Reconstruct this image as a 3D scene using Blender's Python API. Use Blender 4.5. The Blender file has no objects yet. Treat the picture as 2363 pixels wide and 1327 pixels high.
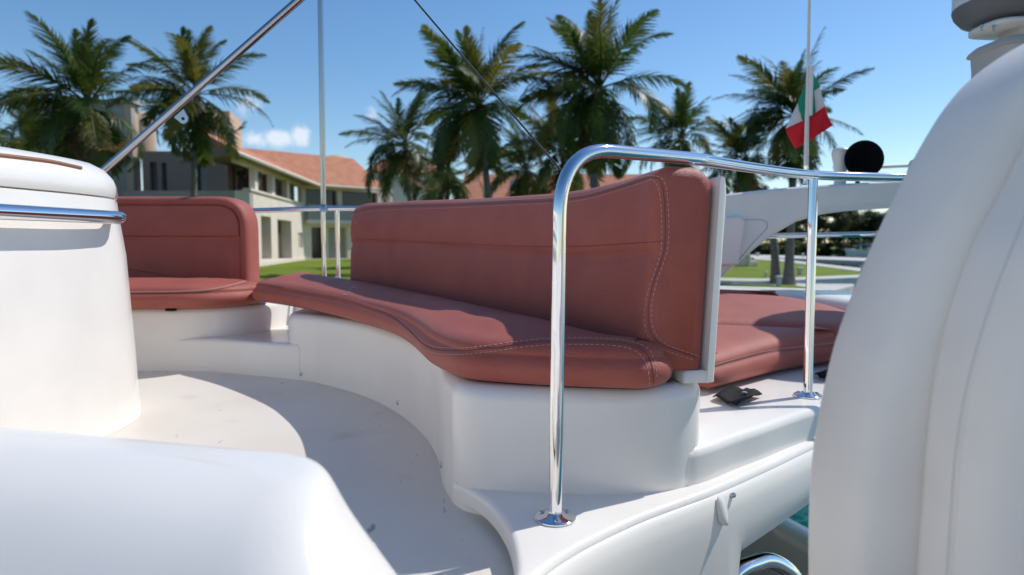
import bpy, bmesh, math, random
from math import sin, cos, pi, radians, atan, sqrt
from mathutils import Vector, Matrix, noise
from mathutils.bvhtree import BVHTree
from mathutils.geometry import delaunay_2d_cdt

# ------------------------------------------------------------------ camera, sky, sun, exposure
SC = bpy.context.scene
COL = SC.collection
FP, CX, CY, HZ = 1550.0, 1181.5, 663.5, 557.0        # focal length and centre of the photograph in pixels, horizon row
TH = atan((CY - HZ) / FP)
cam_d = bpy.data.cameras.new('camera')
cam = bpy.data.objects.new('camera', cam_d); COL.objects.link(cam)
cam_d.sensor_width = 36; cam_d.lens = 36 * FP / 2363
cam_d.clip_start = 0.02; cam_d.clip_end = 6000
cam.location = (0, 0, 0); cam.rotation_euler = (pi / 2 - TH, 0, 0)
cam_d.dof.use_dof = True; cam_d.dof.focus_distance = 1.75; cam_d.dof.aperture_fstop = 3.3
SC.camera = cam

EL, AZ = radians(50), radians(28)                    # sun height; azimuth from +X towards +Y
SUN = Vector((cos(AZ) * cos(EL), sin(AZ) * cos(EL), sin(EL)))
w = bpy.data.worlds.new('World'); SC.world = w; w.use_nodes = True
nt = w.node_tree; N = nt.nodes; L = nt.links; N.clear()
wo = N.new('ShaderNodeOutputWorld'); bg = N.new('ShaderNodeBackground'); bg.inputs[1].default_value = 0.11
sky = N.new('ShaderNodeTexSky'); sky.sky_type = 'NISHITA'; sky.sun_disc = False
sky.sun_elevation = EL; sky.sun_rotation = pi / 2 - AZ
sky.altitude = 0; sky.air_density = 1.0; sky.dust_density = 0.25; sky.ozone_density = 2.5
L.new(bg.outputs[0], wo.inputs[0])
tc = N.new('ShaderNodeTexCoord')
def vm(op, a, b=None, v=None):
    n = N.new('ShaderNodeVectorMath'); n.operation = op
    L.new(a, n.inputs[0])
    if b is not None: L.new(b, n.inputs[1])
    if v is not None: n.inputs[1].default_value = v
    return n
def mm(op, a, b=None, c=None):
    n = N.new('ShaderNodeMath'); n.operation = op
    for i, q in enumerate((a, b, c)):
        if q is None: continue
        if isinstance(q, (int, float)): n.inputs[i].default_value = q
        else: L.new(q, n.inputs[i])
    return n.outputs[0]
def pixdir(px, py):
    f = Vector((0, cos(TH), -sin(TH))); u = Vector((0, sin(TH), cos(TH)))
    return Vector(((px - CX) / FP, 0, 0)) + f - u * ((py - CY) / FP)
cn = N.new('ShaderNodeTexNoise'); cn.inputs['Scale'].default_value = 34; cn.inputs['Detail'].default_value = 9; cn.inputs['Roughness'].default_value = .6
L.new(tc.outputs['Generated'], cn.inputs['Vector'])
tot = None
for (px, py, rx, ry, amp) in ((640, 318, .036, .017, 1.15), (688, 308, .018, .02, 1.1), (590, 322, .03, .014, .9), (575, 232, .03, .018, .55), (860, 270, .02, .01, .3)):
    d = pixdir(px, py).normalized()
    s = vm('SUBTRACT', tc.outputs['Generated'], v=d)
    s = vm('MULTIPLY', s.outputs[0], v=(1 / rx, 1 / rx, 1 / ry))
    ln = vm('LENGTH', s.outputs[0])
    g = mm('MULTIPLY', mm('SUBTRACT', 1.0, ln.outputs['Value']), amp)
    tot = g if tot is None else mm('MAXIMUM', tot, g)
msk = mm('ADD', tot, mm('MULTIPLY', mm('SUBTRACT', cn.outputs['Fac'], .5), 1.9))
mr = N.new('ShaderNodeMapRange'); mr.interpolation_type = 'SMOOTHSTEP'
L.new(msk, mr.inputs[0]); mr.inputs[1].default_value = .02; mr.inputs[2].default_value = .75; mr.inputs[3].default_value = 0; mr.inputs[4].default_value = .85
mx = N.new('ShaderNodeMix'); mx.data_type = 'RGBA'
L.new(mr.outputs[0], mx.inputs['Factor']); hs = N.new('ShaderNodeHueSaturation'); hs.inputs['Saturation'].default_value = 1.2; L.new(sky.outputs[0], hs.inputs['Color']); L.new(hs.outputs[0], mx.inputs[6]); mx.inputs[7].default_value = (6.2, 6.7, 7.4, 1)
L.new(mx.outputs[2], bg.inputs[0])

sl = bpy.data.lights.new('sun', 'SUN'); sl.energy = 3.0; sl.angle = radians(.55); sl.color = (1, .965, .915)
so = bpy.data.objects.new('sun', sl); COL.objects.link(so)
so.rotation_euler = SUN.to_track_quat('Z', 'Y').to_euler(); so.location = SUN * 30
SC.view_settings.view_transform = 'Standard'; SC.view_settings.look = 'None'
SC.view_settings.exposure = .31; SC.view_settings.gamma = 1; SC.view_settings.use_curve_mapping = False
SC.render.engine = 'CYCLES'
SC.cycles.use_denoising = True
SC.cycles.max_bounces = 10; SC.cycles.diffuse_bounces = 7; SC.cycles.transparent_max_bounces = 8

# ------------------------------------------------------------------ helpers
rnd = random.Random(7)
def P(px, py, d):
    r = pixdir(px, py); return r * (d / r.y)
def PZ(px, py, z):
    r = pixdir(px, py); return r * (z / r.z)
def X(px, d): return (px - CX) / FP * d * 1.0
def Zp(py, d): return P(CX, py, d).z

def link(o, parent=None):
    COL.objects.link(o)
    if parent: o.parent = parent
    return o
def thing(name, label, cat, loc=(0, 0, 0), group=None):
    o = bpy.data.objects.new(name, None); COL.objects.link(o)
    o.location = loc; o['label'] = label; o['category'] = cat; o.empty_display_size = .1
    if group: o['group'] = group
    return o
def tag(o, label, cat, group=None):
    o['label'] = label; o['category'] = cat
    if group: o['group'] = group
    return o
def wloc(o):
    v = Vector((0, 0, 0))
    while o: v += Vector(o.location); o = o.parent
    return v
def mesh(name, verts, faces, mat, parent=None, smooth=True, local=False, auto=None):
    me = bpy.data.meshes.new(name)
    off = wloc(parent) if (parent and not local) else Vector((0, 0, 0))
    me.from_pydata([tuple(Vector(v) - off) for v in verts], [], faces)
    me.validate(); me.update()
    if smooth:
        me.polygons.foreach_set('use_smooth', [True] * len(me.polygons))
        if auto: 
            me.set_sharp_from_angle(angle=radians(auto))
    if mat: me.materials.append(mat)
    return link(bpy.data.objects.new(name, me), parent)
def structure(o): o['kind'] = 'structure'; return o

class MB:
    def __init__(s): s.v = []; s.f = []
    def add(s, v, f):
        o = len(s.v); s.v += [Vector(q) for q in v]; s.f += [tuple(i + o for i in q) for q in f]
    def box(s, c, h, rz=0):
        v = []
        for sx, sy, sz in ((-1, -1, -1), (1, -1, -1), (1, 1, -1), (-1, 1, -1), (-1, -1, 1), (1, -1, 1), (1, 1, 1), (-1, 1, 1)):
            x, y = sx * h[0], sy * h[1]
            v.append((c[0] + x * cos(rz) - y * sin(rz), c[1] + x * sin(rz) + y * cos(rz), c[2] + sz * h[2]))
        s.add(v, [(0, 3, 2, 1), (4, 5, 6, 7), (0, 1, 5, 4), (1, 2, 6, 5), (2, 3, 7, 6), (3, 0, 4, 7)])
    def tube(s, path, r, res=12, caps=True):
        path = [Vector(p) for p in path]; n = len(path)
        rr = r if isinstance(r, (list, tuple)) else [r] * n
        t0 = (path[1] - path[0]).normalized()
        up = Vector((0, 0, 1)) if abs(t0.z) < .9 else Vector((1, 0, 0))
        a = t0.cross(up).normalized(); rings = []
        for i in range(n):
            t = (path[min(i + 1, n - 1)] - path[max(i - 1, 0)]).normalized()
            a = (a - t * a.dot(t)).normalized(); b = t.cross(a)
            rings.append([path[i] + (a * cos(2 * pi * k / res) + b * sin(2 * pi * k / res)) * rr[i] for k in range(res)])
        v = [p for q in rings for p in q]; f = []
        for i in range(n - 1):
            for k in range(res):
                k2 = (k + 1) % res
                f.append((i * res + k, i * res + k2, (i + 1) * res + k2, (i + 1) * res + k))
        if caps: f.append(tuple(range(res))[::-1]); f.append(tuple((n - 1) * res + k for k in range(res)))
        s.add(v, f)
    def lathe(s, c, prof, res=24, axis=(0, 0, 1)):
        q = Vector((0, 0, 1)).rotation_difference(Vector(axis).normalized()); v = []; f = []
        for (r, z) in prof:
            for k in range(res):
                v.append(Vector(c) + q @ Vector((r * cos(2 * pi * k / res), r * sin(2 * pi * k / res), z)))
        n = len(prof)
        for i in range(n - 1):
            for k in range(res):
                k2 = (k + 1) % res
                f.append((i * res + k, i * res + k2, (i + 1) * res + k2, (i + 1) * res + k))
        f.append(tuple(range(res))[::-1]); f.append(tuple((n - 1) * res + k for k in range(res)))
        s.add(v, f)
    def prism(s, pts, a, b):            # polygon in XZ (list of (x, z)), extruded from y=a to y=b
        n = len(pts)
        v = [(x, a, z) for x, z in pts] + [(x, b, z) for x, z in pts]
        s.add(v, [tuple(range(n)), tuple(range(n, 2 * n))[::-1]] + [(i, i + n, (i + 1) % n + n, (i + 1) % n) for i in range(n)])
    def build(s, name, mat, parent=None, smooth=True, auto=40, bevel=None, seg=2, local=False):
        o = mesh(name, s.v, s.f, mat, parent, smooth, local)
        bm = bmesh.new(); bm.from_mesh(o.data); bmesh.ops.recalc_face_normals(bm, faces=bm.faces); bm.to_mesh(o.data); bm.free()
        if smooth and auto: o.data.set_sharp_from_angle(angle=radians(auto))
        if bevel:
            m = o.modifiers.new('bevel', 'BEVEL'); m.width = bevel; m.segments = seg; m.limit_method = 'ANGLE'; m.angle_limit = radians(35)
            m.harden_normals = False
        return o

def catmull(pts, per=10, closed=False):
    pts = [Vector(p) for p in pts]; n = len(pts); out = []
    rng = range(n) if closed else range(n - 1)
    for i in rng:
        if closed: p0, p1, p2, p3 = pts[(i - 1) % n], pts[i], pts[(i + 1) % n], pts[(i + 2) % n]
        else: p0, p1, p2, p3 = pts[max(i - 1, 0)], pts[i], pts[i + 1], pts[min(i + 2, n - 1)]
        # centripetal-like chord scaling keeps uneven points from overshooting
        d1 = max((p2 - p1).length, 1e-6)
        m1 = (p2 - p0) / max((p2 - p1).length + (p1 - p0).length, 1e-6) * d1
        m2 = (p3 - p1) / max((p3 - p2).length + (p2 - p1).length, 1e-6) * d1
        for k in range(per):
            t = k / per; t2 = t * t; t3 = t2 * t
            out.append(p1 * (2 * t3 - 3 * t2 + 1) + m1 * (t3 - 2 * t2 + t) + p2 * (-2 * t3 + 3 * t2) + m2 * (t3 - t2))
    if not closed: out.append(pts[-1])
    return out
def resample(pts, step, closed=False):
    pts = [Vector(p) for p in pts]
    if closed: pts = pts + [pts[0]]
    ds = [0]
    for a, b in zip(pts, pts[1:]): ds.append(ds[-1] + (b - a).length)
    n = max(3, int(round(ds[-1] / step))); out = []; j = 0
    for i in range(n if closed else n + 1):
        t = ds[-1] * i / n
        while j < len(ds) - 2 and ds[j + 1] < t: j += 1
        u = (t - ds[j]) / max(ds[j + 1] - ds[j], 1e-9)
        out.append(pts[j].lerp(pts[j + 1], min(max(u, 0), 1)))
    return out
def fillet(pts, rad, seg=6):            # round every corner of a closed 2D polygon; rad a number or a list
    n = len(pts); out = []
    pts = [Vector((p[0], p[1])) for p in pts]
    for i in range(n):
        r = rad[i] if isinstance(rad, (list, tuple)) else rad
        p, a, b = pts[i], pts[i - 1], pts[(i + 1) % n]
        if r <= 0: out.append(p); continue
        d1 = (a - p); d2 = (b - p); l = min(r, d1.length * .48, d2.length * .48)
        q1 = p + d1.normalized() * l; q2 = p + d2.normalized() * l
        for k in range(seg + 1):
            t = k / seg; out.append(q1 * (1 - t) ** 2 + p * 2 * t * (1 - t) + q2 * t * t)
    return out
def ccw(ring):
    a = sum(p.x * q.y - q.x * p.y for p, q in zip(ring, ring[1:] + ring[:1]))
    return ring if a > 0 else ring[::-1]
def inset(ring, d):
    n = len(ring); out = []
    for i in range(n):
        t = ring[(i + 1) % n] - ring[i - 1]
        nn = Vector((t.y, -t.x))
        if nn.length > 1e-9: nn.normalize()
        out.append(ring[i] - nn * d)
    return out
def val(f, p): return f(p) if callable(f) else f
def pad(ring, zb, zt, prof, dome=0.0, grid=.05, wob=0.0, topfn=None):
    """solid with plan outline `ring`, side profile prof = [(inset, v)], and a domed top"""
    ring = ccw([Vector((p[0], p[1])) for p in ring]); n = len(ring)
    V = []; F = []
    for ins, v in prof:
        for q in inset(ring, ins):
            a, b = val(zb, q), val(zt, q); V.append(Vector((q.x, q.y, a + (b - a) * v)))
    m = len(prof)
    for i in range(m - 1):
        for k in range(n):
            k2 = (k + 1) % n
            F.append((i * n + k, i * n + k2, (i + 1) * n + k2, (i + 1) * n + k))
    F.append(tuple(range(n))[::-1])
    top = [Vector((v.x, v.y)) for v in V[(m - 1) * n:]]
    minx = min(p.x for p in top); maxx = max(p.x for p in top); miny = min(p.y for p in top); maxy = max(p.y for p in top)
    pts = list(top)
    gx = minx
    while gx < maxx:
        gy = miny
        while gy < maxy:
            q = Vector((gx + rnd.uniform(-.1, .1) * grid, gy + rnd.uniform(-.1, .1) * grid))
            ok = False; j = n - 1
            for i in range(n):
                if (top[i].y > q.y) != (top[j].y > q.y) and q.x < (top[j].x - top[i].x) * (q.y - top[i].y) / (top[j].y - top[i].y) + top[i].x: ok = not ok
                j = i
            if ok and min((q - t).length for t in top) > grid * .5: pts.append(q)
            gy += grid
        gx += grid
    r = delaunay_2d_cdt(pts, [(i, (i + 1) % n) for i in range(n)], [], 1, 1e-6)
    ov, _, of, oorig = r[0], r[1], r[2], r[3]
    idx = []
    for q, orig in zip(ov, oorig):
        o = next((i for i in orig if i < n), None)
        if o is not None: idx.append((m - 1) * n + o); continue
        dd = min((q - t).length for t in top)
        a, b = val(zb, q), val(zt, q)
        z = a + (b - a) * prof[-1][1] + dome * (1 - math.exp(-dd / .07))
        if wob: z += wob * noise.noise(Vector((q.x * 6, q.y * 6, 3.3))) * min(1, dd / .06)
        if topfn: z += topfn(q) * min(1, dd / .05)
        idx.append(len(V)); V.append(Vector((q.x, q.y, z)))
    for f in of:
        t = tuple(idx[i] for i in f)
        if len(set(t)) == len(t): F.append(t)
    return V, F
def loft(rings, capa=True, capb=True):
    n = len(rings[0]); V = [Vector(p) for r in rings for p in r]; F = []
    for i in range(len(rings) - 1):
        for k in range(n):
            k2 = (k + 1) % n
            F.append((i * n + k, i * n + k2, (i + 1) * n + k2, (i + 1) * n + k))
    if capa: F.append(tuple(range(n))[::-1])
    if capb: F.append(tuple((len(rings) - 1) * n + k for k in range(n)))
    return V, F
def interp(tab, x):
    if x <= tab[0][0]: return tab[0][1]
    for (a, b), (c, d) in zip(tab, tab[1:]):
        if x <= c: return b + (d - b) * (x - a) / (c - a)
    return tab[-1][1]

# ------------------------------------------------------------------ materials
def mat(name, col, rough=.5, metal=0, spec=.5, coat=0, noise_amt=0, nscale=8, bump=0, bscale=40, col2=None, trans=0, bdist=.002):
    m = bpy.data.materials.new(name); m.use_nodes = True
    t = m.node_tree; b = t.nodes['Principled BSDF']
    b.inputs['Base Color'].default_value = (*col, 1); b.inputs['Roughness'].default_value = rough; b.inputs['Metallic'].default_value = metal
    b.inputs['Specular IOR Level'].default_value = spec; b.inputs['Coat Weight'].default_value = coat; b.inputs['Coat Roughness'].default_value = .05
    co = t.nodes.new('ShaderNodeTexCoord')
    if noise_amt or col2:
        nz = t.nodes.new('ShaderNodeTexNoise'); nz.inputs['Scale'].default_value = nscale; nz.inputs['Detail'].default_value = 5
        t.links.new(co.outputs['Object'], nz.inputs['Vector'])
        mx = t.nodes.new('ShaderNodeMix'); mx.data_type = 'RGBA'
        c2 = col2 if col2 else tuple(c * (1 - noise_amt) for c in col)
        mx.inputs[6].default_value = (*col, 1); mx.inputs[7].default_value = (*c2, 1)
        rp = t.nodes.new('ShaderNodeMapRange'); rp.inputs[1].default_value = .35; rp.inputs[2].default_value = .65
        t.links.new(nz.outputs['Fac'], rp.inputs[0]); t.links.new(rp.outputs[0], mx.inputs['Factor'])
        t.links.new(mx.outputs[2], b.inputs['Base Color'])
    if bump:
        nb = t.nodes.new('ShaderNodeTexNoise'); nb.inputs['Scale'].default_value = bscale; nb.inputs['Detail'].default_value = 3
        t.links.new(co.outputs['Object'], nb.inputs['Vector'])
        bp = t.nodes.new('ShaderNodeBump'); bp.inputs['Strength'].default_value = bump; bp.inputs['Distance'].default_value = bdist
        t.links.new(nb.outputs['Fac'], bp.inputs['Height']); t.links.new(bp.outputs[0], b.inputs['Normal'])
    return m
def leather(name, col, dark):
    m = bpy.data.materials.new(name); m.use_nodes = True; t = m.node_tree; b = t.nodes['Principled BSDF']
    co = t.nodes.new('ShaderNodeTexCoord')
    nz = t.nodes.new('ShaderNodeTexNoise'); nz.inputs['Scale'].default_value = 7; nz.inputs['Detail'].default_value = 6
    t.links.new(co.outputs['Object'], nz.inputs['Vector'])
    mx = t.nodes.new('ShaderNodeMix'); mx.data_type = 'RGBA'; mx.inputs[6].default_value = (*dark, 1); mx.inputs[7].default_value = (*col, 1)
    rp = t.nodes.new('ShaderNodeMapRange'); rp.inputs[1].default_value = .3; rp.inputs[2].default_value = .6
    t.links.new(nz.outputs['Fac'], rp.inputs[0]); t.links.new(rp.outputs[0], mx.inputs['Factor']); t.links.new(mx.outputs[2], b.inputs['Base Color'])
    b.inputs['Roughness'].default_value = .5; b.inputs['Specular IOR Level'].default_value = .42; b.inputs['Sheen Weight'].default_value = .12; b.inputs['Sheen Roughness'].default_value = .4; b.inputs['Sheen Tint'].default_value = (1, .8, .75, 1)
    vo = t.nodes.new('ShaderNodeTexVoronoi'); vo.inputs['Scale'].default_value = 250; vo.feature = 'DISTANCE_TO_EDGE'
    nd = t.nodes.new('ShaderNodeTexNoise'); nd.inputs['Scale'].default_value = 90; nd.inputs['Detail'].default_value = 2
    ad = t.nodes.new('ShaderNodeVectorMath'); ad.operation = 'MULTIPLY_ADD'
    t.links.new(co.outputs['Object'], nd.inputs['Vector']); t.links.new(nd.outputs['Color'], ad.inputs[0]); ad.inputs[1].default_value = (.006, .006, .006)
    t.links.new(co.outputs['Object'], ad.inputs[2]); t.links.new(ad.outputs[0], vo.inputs['Vector'])
    cl = t.nodes.new('ShaderNodeMath'); cl.operation = 'MINIMUM'; cl.inputs[1].default_value = .25
    t.links.new(vo.outputs['Distance'], cl.inputs[0])
    bp = t.nodes.new('ShaderNodeBump'); bp.inputs['Strength'].default_value = .9; bp.inputs['Distance'].default_value = .002
    t.links.new(cl.outputs[0], bp.inputs['Height'])
    n2 = t.nodes.new('ShaderNodeTexNoise'); n2.inputs['Scale'].default_value = 14; n2.inputs['Detail'].default_value = 3
    t.links.new(co.outputs['Object'], n2.inputs['Vector'])
    b2 = t.nodes.new('ShaderNodeBump'); b2.inputs['Strength'].default_value = .13; b2.inputs['Distance'].default_value = .006
    t.links.new(n2.outputs['Fac'], b2.inputs['Height']); t.links.new(b2.outputs[0], bp.inputs['Normal'])
    t.links.new(bp.outputs[0], b.inputs['Normal'])
    return m
GEL = mat('white_gelcoat', (.87, .83, .765), .22, spec=.5, noise_amt=.05, nscale=3, bump=.06, bscale=9, bdist=.004)
GEL2 = mat('white_gelcoat_satin', (.87, .83, .765), .38, noise_amt=.06, nscale=5, bump=.05, bscale=30)
VINYL = mat('white_vinyl', (.80, .745, .665), .45, noise_amt=.07, nscale=6, bump=.15, bscale=260, bdist=.0008)
LEA = leather('brick_leather', (.40, .098, .067), (.345, .08, .055))
THREAD = mat('pale_thread', (.62, .46, .42), .7)
PIPE = mat('dark_seam', (.16, .045, .04), .6)
CHROME = mat('stainless_steel', (.82, .82, .83), .06, metal=1)
STEEL = mat('sky_darkened_steel', (.40, .40, .42), .12, metal=1)  # darkened metal: imitates a deep sky mirrored in the bimini poles
CHROME2 = mat('screw_steel', (.45, .45, .45), .25, metal=1)
BLACK = mat('black_fabric', (.010, .010, .011), .8, spec=.2, bump=.4, bscale=300)
BLACKP = mat('black_plastic', (.012, .012, .015), .5)
GREYP = mat('grey_plastic', (.17, .165, .175), .5)
WHITEP = mat('white_plastic', (.78, .745, .69), .35)
def floor_mat():
    m = mat('deck_gelcoat', (.76, .71, .63), .42, bump=.12, bscale=500, bdist=.0006)
    t = m.node_tree; b = t.nodes['Principled BSDF']; co = t.nodes.new('ShaderNodeTexCoord')
    def nz(s, lo, hi, st=(1, 1, 1)):
        mp = t.nodes.new('ShaderNodeMapping'); mp.inputs['Scale'].default_value = st
        t.links.new(co.outputs['Object'], mp.inputs[0])
        n = t.nodes.new('ShaderNodeTexNoise'); n.inputs['Scale'].default_value = s; n.inputs['Detail'].default_value = 6
        t.links.new(mp.outputs[0], n.inputs['Vector'])
        r = t.nodes.new('ShaderNodeMapRange'); r.inputs[1].default_value = lo; r.inputs[2].default_value = hi
        t.links.new(n.outputs['Fac'], r.inputs[0]); return r.outputs[0]
    prev = None
    for fac, c in ((nz(2.2, .45, .85), (.68, .62, .53)), (nz(5, .62, .9), (.56, .46, .38)), (nz(30, .69, .76, (1, .25, 1)), (.3, .28, .26))):
        mx = t.nodes.new('ShaderNodeMix'); mx.data_type = 'RGBA'; t.links.new(fac, mx.inputs['Factor'])
        if prev is None: mx.inputs[6].default_value = (.76, .71, .63, 1)
        else: t.links.new(prev, mx.inputs[6])
        mx.inputs[7].default_value = (*c, 1); prev = mx.outputs[2]
    t.links.new(prev, b.inputs['Base Color']); return m
DECK = floor_mat()
for m_ in (GEL, GEL2):
    t = m_.node_tree; co = t.nodes.new('ShaderNodeTexCoord'); n_ = t.nodes.new('ShaderNodeTexNoise'); n_.inputs['Scale'].default_value = 2.5; n_.inputs['Detail'].default_value = 2
    t.links.new(co.outputs['Object'], n_.inputs['Vector']); r_ = t.nodes.new('ShaderNodeMapRange'); r_.inputs[1].default_value = .3; r_.inputs[2].default_value = .7
    r_.inputs[3].default_value = .18; r_.inputs[4].default_value = .27; t.links.new(n_.outputs['Fac'], r_.inputs[0]); t.links.new(r_.outputs[0], t.nodes['Principled BSDF'].inputs['Roughness'])

# ================================================================== SETTING: water, lawn, docks
ZW, ZL = -2.4, -1.63
def water_mat():
    m = mat('marina_water', (.0, .075, .06), .06, spec=.5)
    t = m.node_tree; b = t.nodes['Principled BSDF']; co = t.nodes.new('ShaderNodeTexCoord')
    bp = t.nodes.new('ShaderNodeBump'); bp.inputs['Strength'].default_value = .5; bp.inputs['Distance'].default_value = .06
    n = t.nodes.new('ShaderNodeTexNoise'); n.inputs['Scale'].default_value = 2.4; n.inputs['Detail'].default_value = 4
    t.links.new(co.outputs['Object'], n.inputs['Vector']); t.links.new(n.outputs['Fac'], bp.inputs['Height']); t.links.new(bp.outputs[0], b.inputs['Normal'])
    return m
R_ = 3000
o = mesh('water', [(-R_, -R_, ZW), (R_, -R_, ZW), (R_, R_, ZW), (-R_, R_, ZW)], [(0, 1, 2, 3)], water_mat(), smooth=False); structure(o)
LAWN = mat('lawn_grass', (.20, .26, .025), .9, spec=.15, col2=(.13, .18, .02), nscale=.9, bump=.8, bscale=9, bdist=.06)
CONC = mat('pale_concrete', (.62, .60, .55), .8, noise_amt=.15, nscale=1.5)
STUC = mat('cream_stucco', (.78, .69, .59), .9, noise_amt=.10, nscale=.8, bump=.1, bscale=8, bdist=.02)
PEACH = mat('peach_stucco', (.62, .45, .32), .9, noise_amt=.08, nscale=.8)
SHELL = mat('shaded_stucco', (.44, .38, .335), .9, noise_amt=.10, nscale=.7)  # darker copy of the stucco, shade painted in for walls facing the camera
WOODB = mat('brown_ceiling', (.24, .16, .11), .8)
DGLASS = mat('dark_glass', (.012, .013, .015), .12)
BGLASS = mat('blue_grey_glass', (.10, .13, .18), .15)
def slab(name, pts, z, t, m, parent=None):
    r = ccw([Vector((p[0], p[1])) for p in pts]); n = len(r)
    V = [(p.x, p.y, z) for p in r] + [(p.x, p.y, z - t) for p in r]
    F = [tuple(range(n)), tuple(range(n, 2 * n))[::-1]] + [(i, i + n, (i + 1) % n + n, (i + 1) % n) for i in range(n)]
    return mesh(name, V, F, m, parent, smooth=False)
lw = slab('lawn', [(-400, 25), (6.2, 25), (6.6, 60), (20, 118), (60, 128), (400, 150), (900, 900), (-900, 900), (-900, 25)], ZL, 1.6, LAWN); structure(lw)
sw = slab('seawall', [(-400, 24.4), (6.8, 24.4), (6.8, 25.0), (-400, 25.0)], ZL + .06, 1.4, CONC); structure(sw)
def pz(l, z): return [PZ(a, b, z) for a, b in l]
isl = slab('lawn_spit', [(q.x, q.y) for q in pz([(1640, 646), (1760, 648), (2060, 636), (2060, 634), (1995, 627), (1900, 615), (1800, 602), (1740, 598), (1640, 604)], ZL)], ZL - .002, 1.5, LAWN); structure(isl)
# white kerb along the far side of the spit, quay along its near side, and the far jetty
def strip(name, far, near, z, t, m): 
    return slab(name, [(q.x, q.y) for q in pz(far + near[::-1], z)], z, t, m)
k = strip('far_quay_edge', [(1740, 594), (1800, 597), (1880, 607), (1990, 619), (2060, 623)], [(1740, 598.2), (1800, 602.2), (1880, 612.5), (1990, 626.5), (2060, 632)], ZL + .03, 1.5, CONC); structure(k)
k = strip('near_quay_edge', [(1640, 641), (1760, 643), (2060, 631)], [(1640, 647), (1760, 649), (2060, 637)], ZL + .05, 1.5, CONC); structure(k)
k = strip('far_jetty', [(1700, 588), (1800, 589), (2080, 598)], [(1700, 594), (1800, 595), (2080, 605)], -1.75, .35, CONC); structure(k)
k = strip('near_quay', [(1690, 652.5), (1830, 654), (1920, 655), (1968, 655), (1972, 658)], [(1690, 657), (1830, 672), (1840, 678), (1900, 676), (1960, 662)], -1.70, .3, CONC); structure(k)
k = slab('palm_bed', [(q.x, q.y) for q in pz([(1600, 657), (1700, 656), (1830, 658), (1868, 664), (1840, 676), (1600, 672)], ZL)], ZL + .01, 1.2, LAWN); structure(k)

# ================================================================== THE YACHT'S FLYBRIDGE
ZF, ZLED, ZDK, ZBT, ZSH, ZCO = -.62, -.56, -.475, -.325, -.462, -.22
yacht = thing('motor_yacht', 'white moulded flybridge of a motor yacht with curved seat plinth, deck and coaming', 'yacht', (0, 2, ZW))
ROLL = [(0.0, 0.0), (0.0, .80), (.003, .88), (.009, .94), (.018, .985), (.03, 1.0)]
def block(name, ring, zb, zt, m=GEL, r=.03, parent=yacht, grid=.12, step=.03, seg=6):
    h = abs((val(zt, Vector((0, 0))) - val(zb, Vector((0, 0)))))
    prof = [(0, 0)] + [(r * (1 - cos(a)), 1 - (r / h) * (1 - sin(a))) for a in [pi / 2 * k / seg for k in range(seg + 1)]]
    V, F = pad(ring, zb, zt, prof, grid=grid)
    o = mesh(name, V, F, m, parent); o.data.set_sharp_from_angle(angle=radians(50)); return o
def line2(l): return [Vector((a, b)) for a, b in l]

# cockpit floor (open at the stair well on the right)
fl = line2([(-3.2, -1.6), (1.6, -1.6), (1.6, .98), (.05, .98), (.012, 1.2), (.02, 1.38), (.1, 1.9), (-.2, 2.6), (-.9, 3.25), (-3.2, 3.4)])
slab('cockpit_floor', fl, ZF, .06, DECK, yacht)
# front of the plinth, read along the floor
FRONT = [(-.87, 2.93), (-.61, 2.68), (-.426, 2.415), (-.295, 2.145), (-.224, 1.93), (-.196, 1.79), (-.172, 1.66), (-.135, 1.545)]
fr = [(p.x, p.y) for p in catmull([Vector(q) for q in FRONT], 6)]
ring = fillet([(-1.02, 3.02)] + [(-1.0, 2.99)], 0) + [Vector(q) for q in fr]
ring = [Vector((-1.035, 3.25)), Vector((-1.035, 3.1)), Vector((-1.02, 3.04)), Vector((-.98, 2.995))] + [Vector(q) for q in fr] + \
    [Vector(q) for q in ((-.11, 1.51), (-.07, 1.485), (0, 1.472), (.15, 1.455), (.27, 1.457), (.33, 1.468), (.39, 1.495), (.43, 1.53), (.448, 1.575), (.46, 1.65), (.3, 2.0), (.0, 2.55), (-.35, 3.12), (-.80, 3.60), (-1.035, 3.66))]
ring = resample(ring, .025, True)
block('seat_plinth', ring, ZF - .02, ZBT, GEL, .035)
# low step that runs on to the left, below the walk-through
stepf = [(-3.2, 3.22), (-1.85, 3.19), (-1.45, 3.17), (-1.18, 3.07), (-.95, 2.975)]
ring = [Vector((p.x, p.y)) for p in catmull([Vector(q) for q in stepf], 6)] + line2([(-.92, 3.5), (-.95, 3.9), (-3.2, 3.9)])
block('walkthrough_step', ring, ZF - .02, ZSH, GEL, .02)
# base below the left-hand seat
ring = resample(fillet([(-3.2, 3.215), (-1.55, 3.18), (-1.33, 3.30), (-1.25, 3.52), (-1.24, 3.9), (-3.2, 3.9)], [0, .25, .12, .12, 0, 0]), .03, True)
block('left_seat_plinth', ring, ZSH - .02, -.318, GEL, .03)
# inner wall and coaming along the far side
ring = resample(fillet([(-3.2, 3.82), (1.0, 3.82), (1.42, 3.66), (1.54, 2.9), (1.54, 2.3), (1.84, 2.3), (1.88, 3.7), (1.3, 4.12), (-3.2, 4.12)], [0, .2, .3, .3, .02, .02, .35, .3, 0]), .04, True)
block('coaming', ring, -.62, -.266, GEL, .05)
# blue-grey panel between the two seats
V, F = pad(fillet([(-1.09, 3.56), (-.9, 3.52), (-.9, 3.6), (-1.09, 3.64)], .02), ZSH + .003, ZSH + .075, [(0, 0), (0, .85), (.008, 1)]); mesh('step_panel', V, F, mat('blue_grey_plastic', (.25, .27, .36), .3), yacht)
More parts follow.
